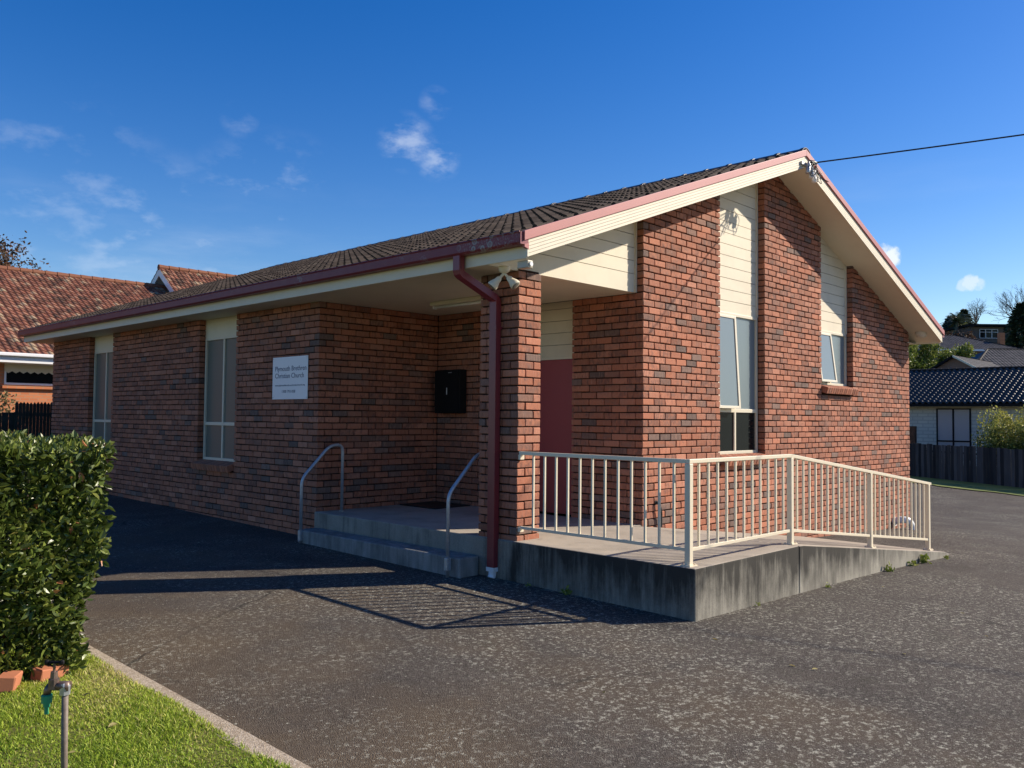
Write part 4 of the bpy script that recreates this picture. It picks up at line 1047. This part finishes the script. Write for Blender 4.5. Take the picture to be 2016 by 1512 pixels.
MB().tube([s1, s1+np.array([0, 0, -.004]), s1+np.array([0, 0, -.034]), s1+np.array([0, 0, -.036]), s1+np.array([0, 0, -.052]), s1+np.array([0, 0, -.054]), s1+np.array([0, 0, -.082])], [.018, .023, .022, .014, .014, .009, .009], 10).build('hose_connector', GREENP, TP)

# fallen leaves on the lawn
FLM = mesh('fallen_leaf', LT[0]*np.array([1, 1, .8]), LT[1], FALLEN)
for i in range(16):
    x, y = rng.uniform(-6.1, -4.35), rng.uniform(-3.0, -.2); o = link('fallen_leaf', FLM, None, (x, y, float(lawnz(x, y))+.022)); s = rng.uniform(.035, .06); o.scale = (s, s, s)
    o.rotation_euler = (rng.normal(0, .25), rng.normal(0, .25), rng.uniform(0, 6.28)); o.color = (*rcol(), 1); props(o, 'yellow fallen leaf lying on the mown lawn', 'leaf', 'leaves fallen on the lawn')

for i in range(14):
    x, y = rng.uniform(-3.9, 5.), rng.uniform(-5.2, -2.4); o = link('fallen_leaf', FLM, None, (x, y, float(drv(x, y))+.008)); s = rng.uniform(.03, .05); o.scale = (s, s, s)
    o.rotation_euler = (rng.normal(0, .2), rng.normal(0, .2), rng.uniform(0, 6.28)); o.color = (*rcol(), 1); props(o, 'dry brown leaf blown onto the asphalt driveway', 'leaf', 'leaves on the driveway')
# weeds at the foot of the ramp
def weed(x, y, s, n, lab):
    s *= .72
    z = float(gz(x, y)); P = np.stack([rng.normal(x, s*.35, n), rng.normal(y, s*.18, n), z+np.abs(rng.normal(0, s*.3, n))], -1)
    V, Fs, C_ = leaves(P, rot_frames(n, (0, -.2, 1.1), .8), s*.55, LT, np.stack([rng.uniform(.5, 1, n), rng.uniform(.5, 1, n), rng.uniform(0, 1, n)], -1))
    o = link('weed', mesh('weed', V-np.array([x, y, z]), Fs, BUSH, False, C_), None, (x, y, z)); props(o, lab, 'weed', 'weeds along the ramp')
weed(5.35, -2.20, .16, 40, 'yellow green weed at the foot of the ramp end, tallest one'); weed(4.95, -2.20, .11, 26, 'small weed between the tall weed and the ramp joint')
weed(4.15, -2.20, .13, 26, 'leafy weed against the middle of the ramp side'); weed(2.45, -2.20, .07, 16, 'tiny weed near the vertical joint of the ramp wall'); weed(6.1, -2.25, .09, 20, 'low weed clump at the tip of the ramp')
weed(.95, -2.20, .06, 14, 'tiny weed under the landing corner post side')
weed(-.09, -.75, .11, 22, 'dark weed in the shade under the landing edge near the pier'); weed(-.09, -.25, .07, 14, 'small dark weed beside the white pipe shoe')

# ------------------------------------------------------------------ neighbours on the left
LH = thing('orange_roof_house', 'orange brick house with weathered terracotta tile roof behind the church', 'house', (3., 24., 0.))
EY, EZ = 21.46, 2.93; RYY, RZZ = 27.7, 6.29
sl_ = math.atan2(RZZ-EZ, RYY-EY); uu, ww, nn = np.array([1., 0, 0]), np.array([0, math.cos(sl_), math.sin(sl_)]), np.array([0, -math.sin(sl_), math.cos(sl_)])
g2 = tile_geo(.30, .32, .035, .028, 7, 1)
def roof_part(par, O, u, w, n_, lu, lw, tu, tw, mat, keep=None, ns=7, rolls=1, amp=.035, name='roof', smooth=False):
    g_ = tile_geo(tu, tw, amp, .028, ns, rolls)
    pts = tile_rows(O, u, w, n_, int(lu/tu), int(math.ceil(lw/tw)), tu, tw, g_, 0., keep)
    V, Fs, C_ = joined_tiles(pts, u, w, n_, g_)
    o = link(name, mesh(name, V, Fs, mat, smooth, C_), par); o.location = tuple(-WORLD_LOC[par.name]); o['kind'] = 'stuff'; return o
lw_ = math.hypot(RZZ-EZ, RYY-EY)
roof_part(LH, np.array([-12, EY, EZ+.04]), uu, ww, nn, 26., lw_, .19, .27, ORANGE_TILE, name='roof_tiles')
m = MB(); m.prism([(EY, EZ), (RYY, RZZ-.02), (RYY+6.2, EZ), (RYY+6.2, EZ-.05), (RYY, RZZ-.1), (EY, EZ-.05)], 0, -12, 14); m.build('roof', RUBBER, LH)
for i in range(64):
    x = -12+i*.41
    if x > 13.5: break
    MB().tube([(x, RYY, RZZ+.06), (x+.40, RYY, RZZ+.06)], [.12, .105], 8).build('ridge_tile', RIDGE_RED, LH)
MB().box(-12, 14, EY-.14, EY-.02, EZ-.02, EZ+.08).build('gutter', WHITE, LH, bevel=.02); MB().box(-12, 14, EY-.02, EY+.01, EZ-.20, EZ-.02).build('fascia', WHITE, LH); MB().box(-12, 14, EY+.01, EY+.62, EZ-.21, EZ-.19).build('eave_soffit', WHITE, LH)
MB().box(-12, 14, EY+.6, EY+.85, -1, EZ-.2).build('wall', ORANGE_BRICK, LH)
# its window with a scalloped blind
wx0, wx1 = 1.25, 2.65; wy = EY+.6
wn = MB(); wn.box(wx0, wx1, wy-.03, wy-.002, 2.10, 2.16); wn.box(wx0, wx1, wy-.03, wy-.002, 2.62, 2.72); wn.box(wx0, wx0+.05, wy-.03, wy-.002, 2.16, 2.62); wn.box(wx1-.05, wx1, wy-.03, wy-.002, 2.16, 2.62)
wn = wn.build('window', WHITE, LH); MB().box(wx0+.05, wx1-.05, wy-.012, wy-.004, 2.16, 2.62).build('pane', DARKGLASS, wn)
m = MB()
for i in range(7):
    xx = wx0+.1*2*i; m.add([(xx, wy-.032, 2.70), (xx+.2, wy-.032, 2.70), (xx+.2, wy-.032, 2.50), (xx+.1, wy-.032, 2.44), (xx, wy-.032, 2.50)], [(0, 4, 3, 2, 1)])
m.build('valance', CREAM, wn)
MB().box(wx0-.06, wx1+.06, wy-.10, wy-.002, 1.99, 2.07).build('sill', ORANGE_BRICK, wn)
# a higher wing whose white gable end faces the church drive
GXW, GZW, GS = 8.17, 7.06, .737
def wz(y): return GZW-abs(y-RYY)*GS
WNG = MB().prism([(RYY-3.6, wz(RYY-3.6)-.9), (RYY-3.6, wz(RYY-3.6)), (RYY, GZW-.03), (RYY+3.6, wz(RYY+3.6)), (RYY+3.6, wz(RYY+3.6)-.9)], 0, GXW+.55, 19).build('wing_gable', WHITE, LH)
for s in (-1, 1):
    ye = RYY+s*3.9
    MB().prism([(RYY, GZW+.05), (ye, wz(ye)+.05), (ye, wz(ye)-.25), (RYY, GZW-.25)], 0, GXW, GXW+.05).build('gable_board', WHITE, WNG)
    MB().prism([(RYY, GZW-.06), (ye, wz(ye)-.06), (ye, wz(ye)-.09), (RYY, GZW-.09)], 0, GXW+.05, GXW+.56).build('gable_soffit', WHITE, WNG)
    c_, s_ = math.cos(math.atan(GS)), math.sin(math.atan(GS)); w3 = np.array([0, -s*c_, s_]); n3 = np.array([0, s*s_, c_]); u3 = np.array([1., 0, 0])
    roof_part(LH, np.array([GXW-.02, ye, wz(ye)+.04]), u3, w3, n3, 11, 3.9/c_, .19, .27, ORANGE_TILE, name='roof_tiles')
for i in range(26): MB().tube([(GXW-.02+i*.41, RYY, GZW+.08), (GXW+.38+i*.41, RYY, GZW+.08)], [.12, .105], 8).build('ridge_tile', RIDGE_RED, LH)

FN = thing('picket_fence', 'dark green picket fence between the church and orange roof house', 'fence', (.8, 16.5, 0))
PM = mesh('picket', *(lambda b: (b.v, b.f))(MB().prism([(-.035, -.5), (.035, -.5), (.035, 1.49), (.0, 1.54), (-.035, 1.49)], 1, -.01, .01)), FENCE_GREEN)
for i in range(28): link('picket', PM, FN, (.03+i*.077, 16.5, rng.normal(0, .006)))
for z in (.3, 1.2): MB().box(0., 2.2, 16.512, 16.55, z, z+.08).build('rail', FENCE_GREEN, FN)
LFN = thing('low_board_fence', 'low dark board fence beside the picket fence', 'fence', (-2, 16.55, 0))
BM = mesh('board', *(lambda b: (b.v, b.f))(MB().box(-.07, .07, -.01, .01, -.5, 1.27)), FENCE_GREEN)
for i in range(26): link('board', BM, LFN, (-3.75+i*.148, 16.55, rng.normal(0, .008)))

# ------------------------------------------------------------------ trees and shrubs
def clump_cloud(centers, radii, n, size, squash=1.):
    k = rng.choice(len(centers), n, p=np.array(radii)**2/np.sum(np.array(radii)**2)); C_ = np.array(centers)[k]; r = np.array(radii)[k]
    d = rng.normal(0, 1, (n, 3)); d /= np.linalg.norm(d, axis=1, keepdims=True)
    return C_ + d*(r*rng.uniform(.55, 1.05, n)**.8)[:, None]*np.array([1, 1, squash])
def bush(name, label, cat, x, y, z0, rx, rz_, n, size, mat, group=None, ncl=16, lightbias=0.):
    e = thing(name, label, cat, (x, y, z0), group)
    cs, rs_ = [], []
    for i in range(ncl):
        a = rng.uniform(0, 6.28); q = rng.uniform(.1, 1)**.6; h = rng.uniform(.15, .9); w = math.sqrt(max(.05, 1-(h-.35)**2*1.6))
        cs.append((x+rx*q*w*.8*math.cos(a), y+rx*q*w*.8*math.sin(a), z0+rz_*h)); rs_.append(rx*rng.uniform(.22, .4))
    P = clump_cloud(cs, rs_, n, size)
    P = P[P[:, 2] > z0]; t = (P[:, 2]-z0)/rz_
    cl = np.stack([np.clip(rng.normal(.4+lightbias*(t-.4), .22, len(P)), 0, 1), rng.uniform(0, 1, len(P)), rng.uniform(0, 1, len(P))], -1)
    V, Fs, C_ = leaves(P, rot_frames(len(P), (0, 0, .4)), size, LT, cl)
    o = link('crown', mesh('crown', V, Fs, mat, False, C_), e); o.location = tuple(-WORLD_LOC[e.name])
    m = MB()
    for i in range(5): m.tube([(x+rng.normal(0, rx*.1), y+rng.normal(0, rx*.1), z0-.1), (x+rng.normal(0, rx*.4), y+rng.normal(0, rx*.4), z0+rz_*.6)], [rx*.035, rx*.012], 6)
    m.build('trunk', BARK, e); return e
def branches(m, p, d, L, r, depth, spread, taps):
    q = p + d*L; mid = (p+q)/2+rng.normal(0, L*.05, 3)
    m.tube([p, mid, q], [r, r*.85, r*.68], 5 if depth > 2 else 3, False); taps.append(q)
    if depth == 0: return
    for i in range(rng.integers(2, 4) if depth > 1 else 3):
        nd = d + rng.normal(0, spread, 3)+np.array([0, 0, .12]); nd /= np.linalg.norm(nd)
        branches(m, q if rng.uniform() < .6 else mid, nd, L*rng.uniform(.62, .85), r*.62, depth-1, spread, taps)
def bare_tree(label, x, y, z0, h, spread=.45, depth=6, lean=(0, 0), r=None, group=None):
    e = thing('bare_tree', label, 'tree', (x, y, z0), group); m = MB(); taps = []
    t = MB().tube([(x, y, z0-.5), (x+lean[0]*.2, y+lean[1]*.2, z0+h*.28)], [h*.026, h*.02], 8); t.build('trunk', TWIG, e)
    for i in range(4):
        d = np.array([rng.normal(0, .45), rng.normal(0, .45), 1.]); d /= np.linalg.norm(d)
        branches(m, np.array([x+lean[0]*.2, y+lean[1]*.2, z0+h*.26]), d, h*.235, h*.014, depth, spread, taps)
    m.build('crown', TWIG, e); return e
def conifer(label, x, y, z0, h, rad, n=2600, group=None, size=.35):
    e = thing('conifer', label, 'tree', (x, y, z0), group)
    MB().tube([(x, y, z0-.3), (x, y, z0+h*.95)], [h*.025, h*.005], 7).build('trunk', BARK, e)
    t = rng.uniform(.06, 1, n)**.9; tier = np.floor(t*9)/9; a = rng.uniform(0, 6.28, n); rr = rad*(1-t**1.6)**.8*(.45+.55*np.sin(a*4+tier*31)**2)*rng.uniform(.35, 1.1, n)
    P = np.stack([x+rr*np.cos(a), y+rr*np.sin(a), z0+h*t-.15*rr], -1)
    B = rot_frames(n); d = np.stack([np.cos(a), np.sin(a), -.25+0*a], -1)+rng.normal(0, .45, (n, 3)); d /= np.linalg.norm(d, axis=1, keepdims=True); x_ = np.cross(d, rng.normal(0, 1, (n, 3))); x_ /= np.linalg.norm(x_, axis=1, keepdims=True); B = np.stack([x_, d, np.cross(x_, d)], 1)
    V, Fs, C_ = leaves(P, B, size, LT); o = link('crown', mesh('crown', V, Fs, CONIF, False, C_), e); o.location = tuple(-WORLD_LOC[e.name]); return e

# russet tree over the orange roof
e = thing('russet_tree', 'tall russet leaved tree rising behind the orange tile roof', 'tree', (6.0, 40., 0))
MB().tube([(6.0, 40, -.5), (6.1, 40, 4), (6.0, 40, 8)], [.28, .2, .08], 8).build('trunk', BARK, e)
m = MB(); tp_ = []
for i in range(6):
    d = np.array([rng.normal(0, .35), rng.normal(0, .35), 1.]); d /= np.linalg.norm(d); branches(m, np.array([6.0, 40, 4.5+.4*i]), d, 1.25, .06, 4, .5, tp_)
m.build('limb', BARK, e); tp_ = np.array([t for t in tp_ if t[2] > 6.5])
P = tp_[rng.integers(0, len(tp_), 2600)] + rng.normal(0, .22, (2600, 3)); V, Fs, C_ = leaves(P, rot_frames(len(P)), .17, LT)
o = link('crown', mesh('crown', V, Fs, RUSSET, False, C_), e); o.location = tuple(-WORLD_LOC[e.name])
bush('dry_shrub', 'pale dry shrub against the orange brick wall', 'shrub', .35, 19.2, -.1, .8, 1.9, 900, .11, DRY, None, 12)

# ------------------------------------------------------------------ neighbours on the right
def sp_(l, d, z): x, y = site(l, d); return np.array([x, y, z])
RT3, FW3, UP3 = np.array([RT[0], RT[1], 0]), np.array([FW[0], FW[1], 0]), np.array([0, 0, 1.])
def sbox(m, l0, l1, d0, d1, z0, z1):
    V = [sp_(l, d, z) for z in (z0, z1) for l, d in ((l0, d0), (l1, d0), (l1, d1), (l0, d1))]
    return m.add(V, [(0,3,2,1),(4,5,6,7),(0,1,5,4),(1,2,6,5),(2,3,7,6),(3,0,4,7)])
def spoly(m, pts, faces): return m.add([sp_(*p) for p in pts], faces)
# verge and paling fence
PF = thing('paling_fence', 'weathered dark grey timber paling fence across the car park', 'fence', tuple(sp_(17, 33, -1.1)))
fa, fb = np.array([14.2, 42.4]), np.array([20.4, 22.3]); fl = np.linalg.norm(fb-fa); nb = int(fl/.152)
vg = MB()
for i in range(nb):
    t = (i+.5)/nb; l, d = fa+(fb-fa)*t; x, y = site(l, d); g = float(gz(x, y)+hillz(x, y))
    h = 1.38+rng.normal(0, .012); tl = rng.normal(0, .004)
    if i < 4 or True:
        key = ('pale', int(rng.integers(0, 3)))
        if key not in cache: cache[key] = mesh('paling', *(lambda b: (b.v, b.f))(MB().box(-.072, .072, -.009, .009, -.1, 1.36+.014*key[1])), PALING)
        o = link('paling', cache[key], PF, (x, y, g)); dx, dy = RT*(fb-fa)[0]+FW*(fb-fa)[1]; o.rotation_euler = (rng.normal(0, .006), rng.normal(0, .008), math.atan2(dy, dx)+rng.normal(0, .02))
pa, pb = sp_(fa[0]+.06, fa[1]+.02, 0), sp_(fb[0]+.06, fb[1]+.02, 0)
for z in (.25, 1.1):
    a, b = pa.copy(), pb.copy(); a[2] = float(gz(a[0], a[1]))+z; b[2] = float(gz(b[0], b[1]))+z; MB().bar(a, b, .04, .07).build('rail', PALING, PF)
m = MB()
n_ = 40
for i in range(n_):
    q = []
    for t in (i/n_, (i+1)/n_):
        for o_ in (-2.75, .15):
            l, d = fa+(fb-fa)*t; wob = .10*math.sin(t*37)+.06*math.sin(t*91); x, y = site(l+o_+(wob if o_ < 0 else 0), d); q.append((x, y, float(gz(x, y))+.03))
    m.add(q, [(0, 2, 3, 1)])
m.build('verge', VERGE, kind='structure')

# dark glazed tile house
DH = thing('dark_roof_house', 'low cream block house with glossy dark tile roof behind paling fence', 'house', (44., 5., -1.))
EX2, EZ2, RX2, RZ2, HY0, HY1 = 42.0, 2.17, 47.0, 4.18, -14., 24.
w_ = np.array([RX2-EX2, 0, RZ2-EZ2]); lw2 = np.linalg.norm(w_); w_ = w_/lw2; n_ = np.array([-w_[2], 0, w_[0]])
roof_part(DH, np.array([EX2, HY0, EZ2+.05]), np.array([0, 1., 0]), w_, n_, HY1-HY0, lw2, .30, .33, GLAZED, ns=13, rolls=1, amp=.092, name='roof_tiles', smooth=True)
MB().prism([(EX2, EZ2), (RX2, RZ2), (RX2+5, EZ2), (RX2+5, EZ2-.05), (EX2, EZ2-.05)], 1, HY0, HY1).build('roof', RUBBER, DH)
for i in range(int((HY1-HY0)/.41)):
    MB().tube([(RX2, HY0+i*.41, RZ2+.09), (RX2, HY0+.40+i*.41, RZ2+.09)], [.13, .112], 8).build('ridge_tile', BLACK, DH)
MB().box(EX2-.10, EX2, HY0, HY1, EZ2-.10, EZ2+.05).build('gutter', BLACK, DH); MB().box(EX2, EX2+.6, HY0, HY1, EZ2-.12, EZ2-.10).build('soffit', CREAM, DH)
MB().box(EX2+.6, EX2+.85, HY0+.3, HY1-.3, -1.6, EZ2-.10).build('wall', BLOCK, DH)
DX = EX2+.6; WY0, WY1, wz0, wz1 = 7.80, 9.50, -.75, 1.98; ym = 8.66
wn = MB()
for a, b, c_2, d_2 in ((WY0, WY0+.07, wz0, wz1), (ym-.04, ym+.04, wz0, wz1), (WY1-.07, WY1, wz0, wz1), (WY0+.07, ym-.04, wz1-.06, wz1), (ym+.04, WY1-.07, wz1-.06, wz1), (WY0+.07, ym-.04, .20, .28), (ym+.04, WY1-.07, .20, .28)): wn.box(DX-.05, DX-.003, a, b, c_2, d_2)
wn = wn.build('window', BLACK, DH)
BLIND = glass('pale_blind_glass', (.34, .32, .33), .25, .5)
for a, b in ((WY0+.07, ym-.04), (ym+.04, WY1-.07)):
    for c_2, d_2 in ((wz0, .20), (.28, wz1-.06)): MB().box(DX-.02, DX-.008, a, b, c_2, d_2).build('pane', BLIND, wn)
MB().box(DX-.08, DX-.002, 2.9, 3.02, -1.2, EZ2-.13).build('downpipe', CREAM, DH)
tpst = MB().box(40.9, 41.2, 10.05, 10.45, -1.4, 1.02).build('timber_post', RUST); props(tpst, 'rusty brown gate post standing above the paling fence', 'post')
bush('golden_shrub', 'round golden shrub with sunlit top tinted in, growing over the paling fence', 'shrub', *site(23.6, 39.6), -1.0, 2.05, 2.62, 15000, .115, YBUSH, None, 60, 1.3)  # lightbias paints the sunlit top and darker base into the leaf colour
# brick gable house
BG = thing('brick_gable_house', 'small brown brick house gable above the dark glossy roof', 'house', (66., 14.4, 3.))
BX, BYM, BZT, BS = 62.0, 14.40, 6.15, .60
def gab(y): return BZT-abs(y-BYM)*BS
MB().prism([(BYM-3.0, 0.), (BYM-3.0, gab(BYM-3.0)-.12), (BYM, BZT-.10), (BYM+3.0, gab(BYM+3.0)-.12), (BYM+3.0, 0.)], 0, BX, BX+9).build('wall', BROWN_BRICK, BG)
for s in (-1, 1):
    ye = BYM+s*3.35; c_, s_ = math.cos(math.atan(BS)), math.sin(math.atan(BS))
    roof_part(BG, np.array([BX-.35, ye, gab(ye)+.0]), np.array([1., 0, 0]), np.array([0, -s*c_, s_]), np.array([0, s*s_, c_]), 9.6, 3.35/c_, .30, .33, FARTILE, name='roof_tiles')
    MB().prism([(BYM, BZT+.06), (ye, gab(ye)+.06), (ye, gab(ye)-.10), (BYM, BZT-.10)], 0, BX-.42, BX-.36).build('barge_board', BLACK if s > 0 else CREAM, BG)
# grey roof house
def hip_house(name, label, l0, l1, d0, d1, ze, zr, r0, r1, wallmat, tilemat, zbase):
    h = thing(name, label, 'house', tuple(sp_((l0+l1)/2, (d0+d1)/2, zbase)))
    dm = (d0+d1)/2; w_ = FW3*(dm-d0)+UP3*(zr-ze); lw = np.linalg.norm(w_); w_ = w_/lw; n_ = np.cross(RT3, w_); n_ = n_ if n_[2] > 0 else -n_
    def keep(a, b):
        t = b/lw; return (l0+(r0-l0)*t-.15) <= l0+a <= (l1+(r1-l1)*t)
    roof_part(h, sp_(l0, d0, ze+.04), RT3, w_, n_, l1-l0, lw, .30, .34, tilemat, keep, name='roof_tiles')
    m = MB(); spoly(m, [(l0, d0, ze), (l1, d0, ze), (l1, d1, ze), (l0, d1, ze), (r0, dm, zr), (r1, dm, zr)], [(0,1,5,4),(1,2,5),(2,3,4,5),(3,0,4)]); m.build('roof', tilemat, h)
    for a, b in (((r0, dm, zr), (r1, dm, zr)), ((r0, dm, zr), (l0, d0, ze)), ((r1, dm, zr), (l1, d0, ze))): MB().tube([sp_(*a)+UP3*.04, sp_(*b)+UP3*.04], .10, 6).build('ridge', BLACK, h)
    sbox(MB(), l0+.5, l1-.5, d0+.5, d1-.5, zbase-2, ze).build('wall', wallmat, h); sbox(MB(), l0, l1, d0-.08, d0, ze-.12, ze+.05).build('gutter', WHITE, h); return h
hip_house('grey_roof_house', 'hip roofed house with dark grey tiles behind the brown gable', 38.6, 56, 72, 81, 5.35, 7.75, 42.6, 53, BROWN_BRICK, FARTILE, 3)
h2 = hip_house('brown_roof_house', 'brown brick house with pyramid hip roof below the hill house', 39.5, 49.4, 82, 91, 8.2, 9.95, 43.6, 44.8, BROWN_BRICK, FARTILE, 6)
sbox(MB(), 48.15, 48.62, 84.2, 84.7, 7.4, 10.1).build('chimney', ORANGE_BRICK, h2)
# hill house
HH = thing('hill_house', 'flat roofed house with white framed windows on the hill', 'house', tuple(sp_(64, 112, 10)))
sbox(MB(), 59.0, 72, 110, 117, 9.2, 13.55).build('wall', HILLWALL, HH); sbox(MB(), 58.5, 72.5, 109.3, 117.5, 13.56, 13.85).build('roof', BLACK, HH)
for a, b, z0, z1, nmul in ((60.2, 62.6, 12.05, 13.25, 3), (64.9, 67.2, 11.95, 13.2, 2)):
    m = MB(); f_ = .07
    for q0, q1, y0, y1 in ((a, b, z0, z0+f_), (a, b, z1-f_, z1), (a, a+f_, z0, z1), (b-f_, b, z0, z1)) + tuple((a+(b-a)*i/nmul-.035, a+(b-a)*i/nmul+.035, z0, z1) for i in range(1, nmul)) + ((a, b, z1-.42, z1-.36),): sbox(m, q0, q1, 109.9, 109.97, y0, y1)
    wn = m.build('window', WHITE, HH); sbox(MB(), a+.07, b-.07, 109.975, 109.99, z0+.07, z1-.07).build('pane', DARKGLASS, wn)

# hill vegetation
def gzh(l, d): x, y = site(l, d); return float(gz(x, y)+hillz(x, y)-.06)
for l, d, rx, h, n, lab in ((33.3, 70, 1.8, 3.2, 3200, 'bright green bush mass beside the church wall corner, tallest'), (35.4, 71, 1.6, 2.7, 2600, 'green bush left of the brown brick gable peak'), (37.9, 72.5, 1.5, 2.5, 2200, 'feathery green bush behind the brown brick gable'), (30.8, 69, 1.9, 3.3, 2200, 'dark green bush partly hidden by the church corner')):
    x, y = site(l, d); z = max(gzh(l, d), 7.2-h if d < 72 else 4.6); bush('green_bush', lab, 'bush', x, y, gzh(l, d), rx*1.15, 7.75+(.25 if lab.endswith('tallest') else -.1)-gzh(l, d), int(n*1.5), .22, BUSH, 'bushes on the slope', 22, .6)
bush('yellow_bush', 'yellow green bush beside the brick chimney', 'bush', *site(54.5, 95), gzh(54.5, 95), 1.7, 9.3-gzh(54.5, 95), 1500, .26, YBUSH, 'bushes on the slope', 16, .5)
bush('yellow_bush', 'light green bush in front of the conifers on the hill', 'bush', *site(62.5, 118), gzh(62.5, 118), 1.4, 15.3-gzh(62.5, 118), 900, .3, YBUSH, 'bushes on the slope', 12, .3)
bush('dark_bush', 'dark shrubbery below the hill house windows', 'bush', *site(62.0, 106), gzh(62, 106), 2.6, 11.4-gzh(62, 106), 1800, .3, BUSH, 'bushes on the slope', 18, .2)
bush('dark_bush', 'dark shrubbery under the palm on the hill', 'bush', *site(57.0, 109), gzh(57, 109), 2.2, 12.4-gzh(57, 109), 1800, .3, RUSSET, 'bushes on the slope', 18, .2)
conifer('dark conifer between the palm and the hill house', *site(61.2, 119), gzh(61.2, 119), 16.0-gzh(61.2, 119), 1.7, 1800, 'conifers on the hill', .4)
conifer('taller pair of dark conifers above the hill house roof', *site(63.6, 120), gzh(63.6, 120), 17.0-gzh(63.6, 120), 1.9, 2200, 'conifers on the hill', .4)
conifer('big dark conifer at the corner of the hill house', *site(60.3, 101), gzh(60.3, 101), 15.4-gzh(60.3, 101), 2.4, 3200, 'conifers on the hill', .42)
bare_tree('bare branched tree behind the conifers on the hill', *site(69.5, 128), gzh(69.5, 128), 20.3-gzh(69.5, 128), .46, 6, group='bare trees on the hill')
bare_tree('bare branched tree rising over the big dark conifer', *site(63.0, 105.5), gzh(63, 105.5), 17.9-gzh(63, 105.5), .40, 6, group='bare trees on the hill')
bare_tree('bare branched tree in front of the hill house window', *site(64.2, 106.5), gzh(64.2, 106.5), 14.0-gzh(64.2, 106.5), .45, 5, group='bare trees on the hill')
bare_tree('grey leafless shrub tree below the palm', *site(57.3, 108), gzh(57.3, 108), 13.9-gzh(57.3, 108), .5, 5, group='bare trees on the hill')
# palm
px_, py_ = site(58.4, 112); pz = gzh(58.4, 112)
PT = thing('palm_tree', 'palm tree with drooping fronds on the hilltop', 'palm', (px_, py_, pz))
ct = np.array([px_, py_, 14.45]); MB().tube([(px_, py_, pz-.3), tuple(ct)], [.28, .24], 8).build('trunk', BARK, PT)
for i in range(44):
    a = i*2.4+rng.uniform(0, .4); el = -.4+1.75*((i*7) % 44)/44; Lf = rng.uniform(2.2, 2.7); V = []; Fs = []
    d0 = np.array([math.cos(a)*math.cos(el), math.sin(a)*math.cos(el), math.sin(el)]); sd_ = np.array([-math.sin(a), math.cos(a), 0]); pts = []
    for t in np.linspace(0, 1, 9): pts.append(ct+d0*Lf*t-UP3*.85*Lf*.5*t*t)
    for k in range(1, 9):
        for s in (-1, 1):
            for hh in (0, .5):
                b = pts[k-1]*(1-hh)+pts[k]*hh; tip = b+sd_*s*.42*(1-.6*abs(k/9-.4))+(pts[k]-pts[k-1])*1.1-UP3*.13; n0 = len(V); w0 = (pts[k]-pts[k-1])*.34
                V += [b, b+w0, tip]; Fs.append((n0, n0+1, n0+2))
    o = link('frond', mesh('frond', np.array(V), np.array(Fs), PALML, False, np.tile(rng.uniform(0, 1, 3), (len(V), 1))), PT); o.location = tuple(-WORLD_LOC[PT.name])
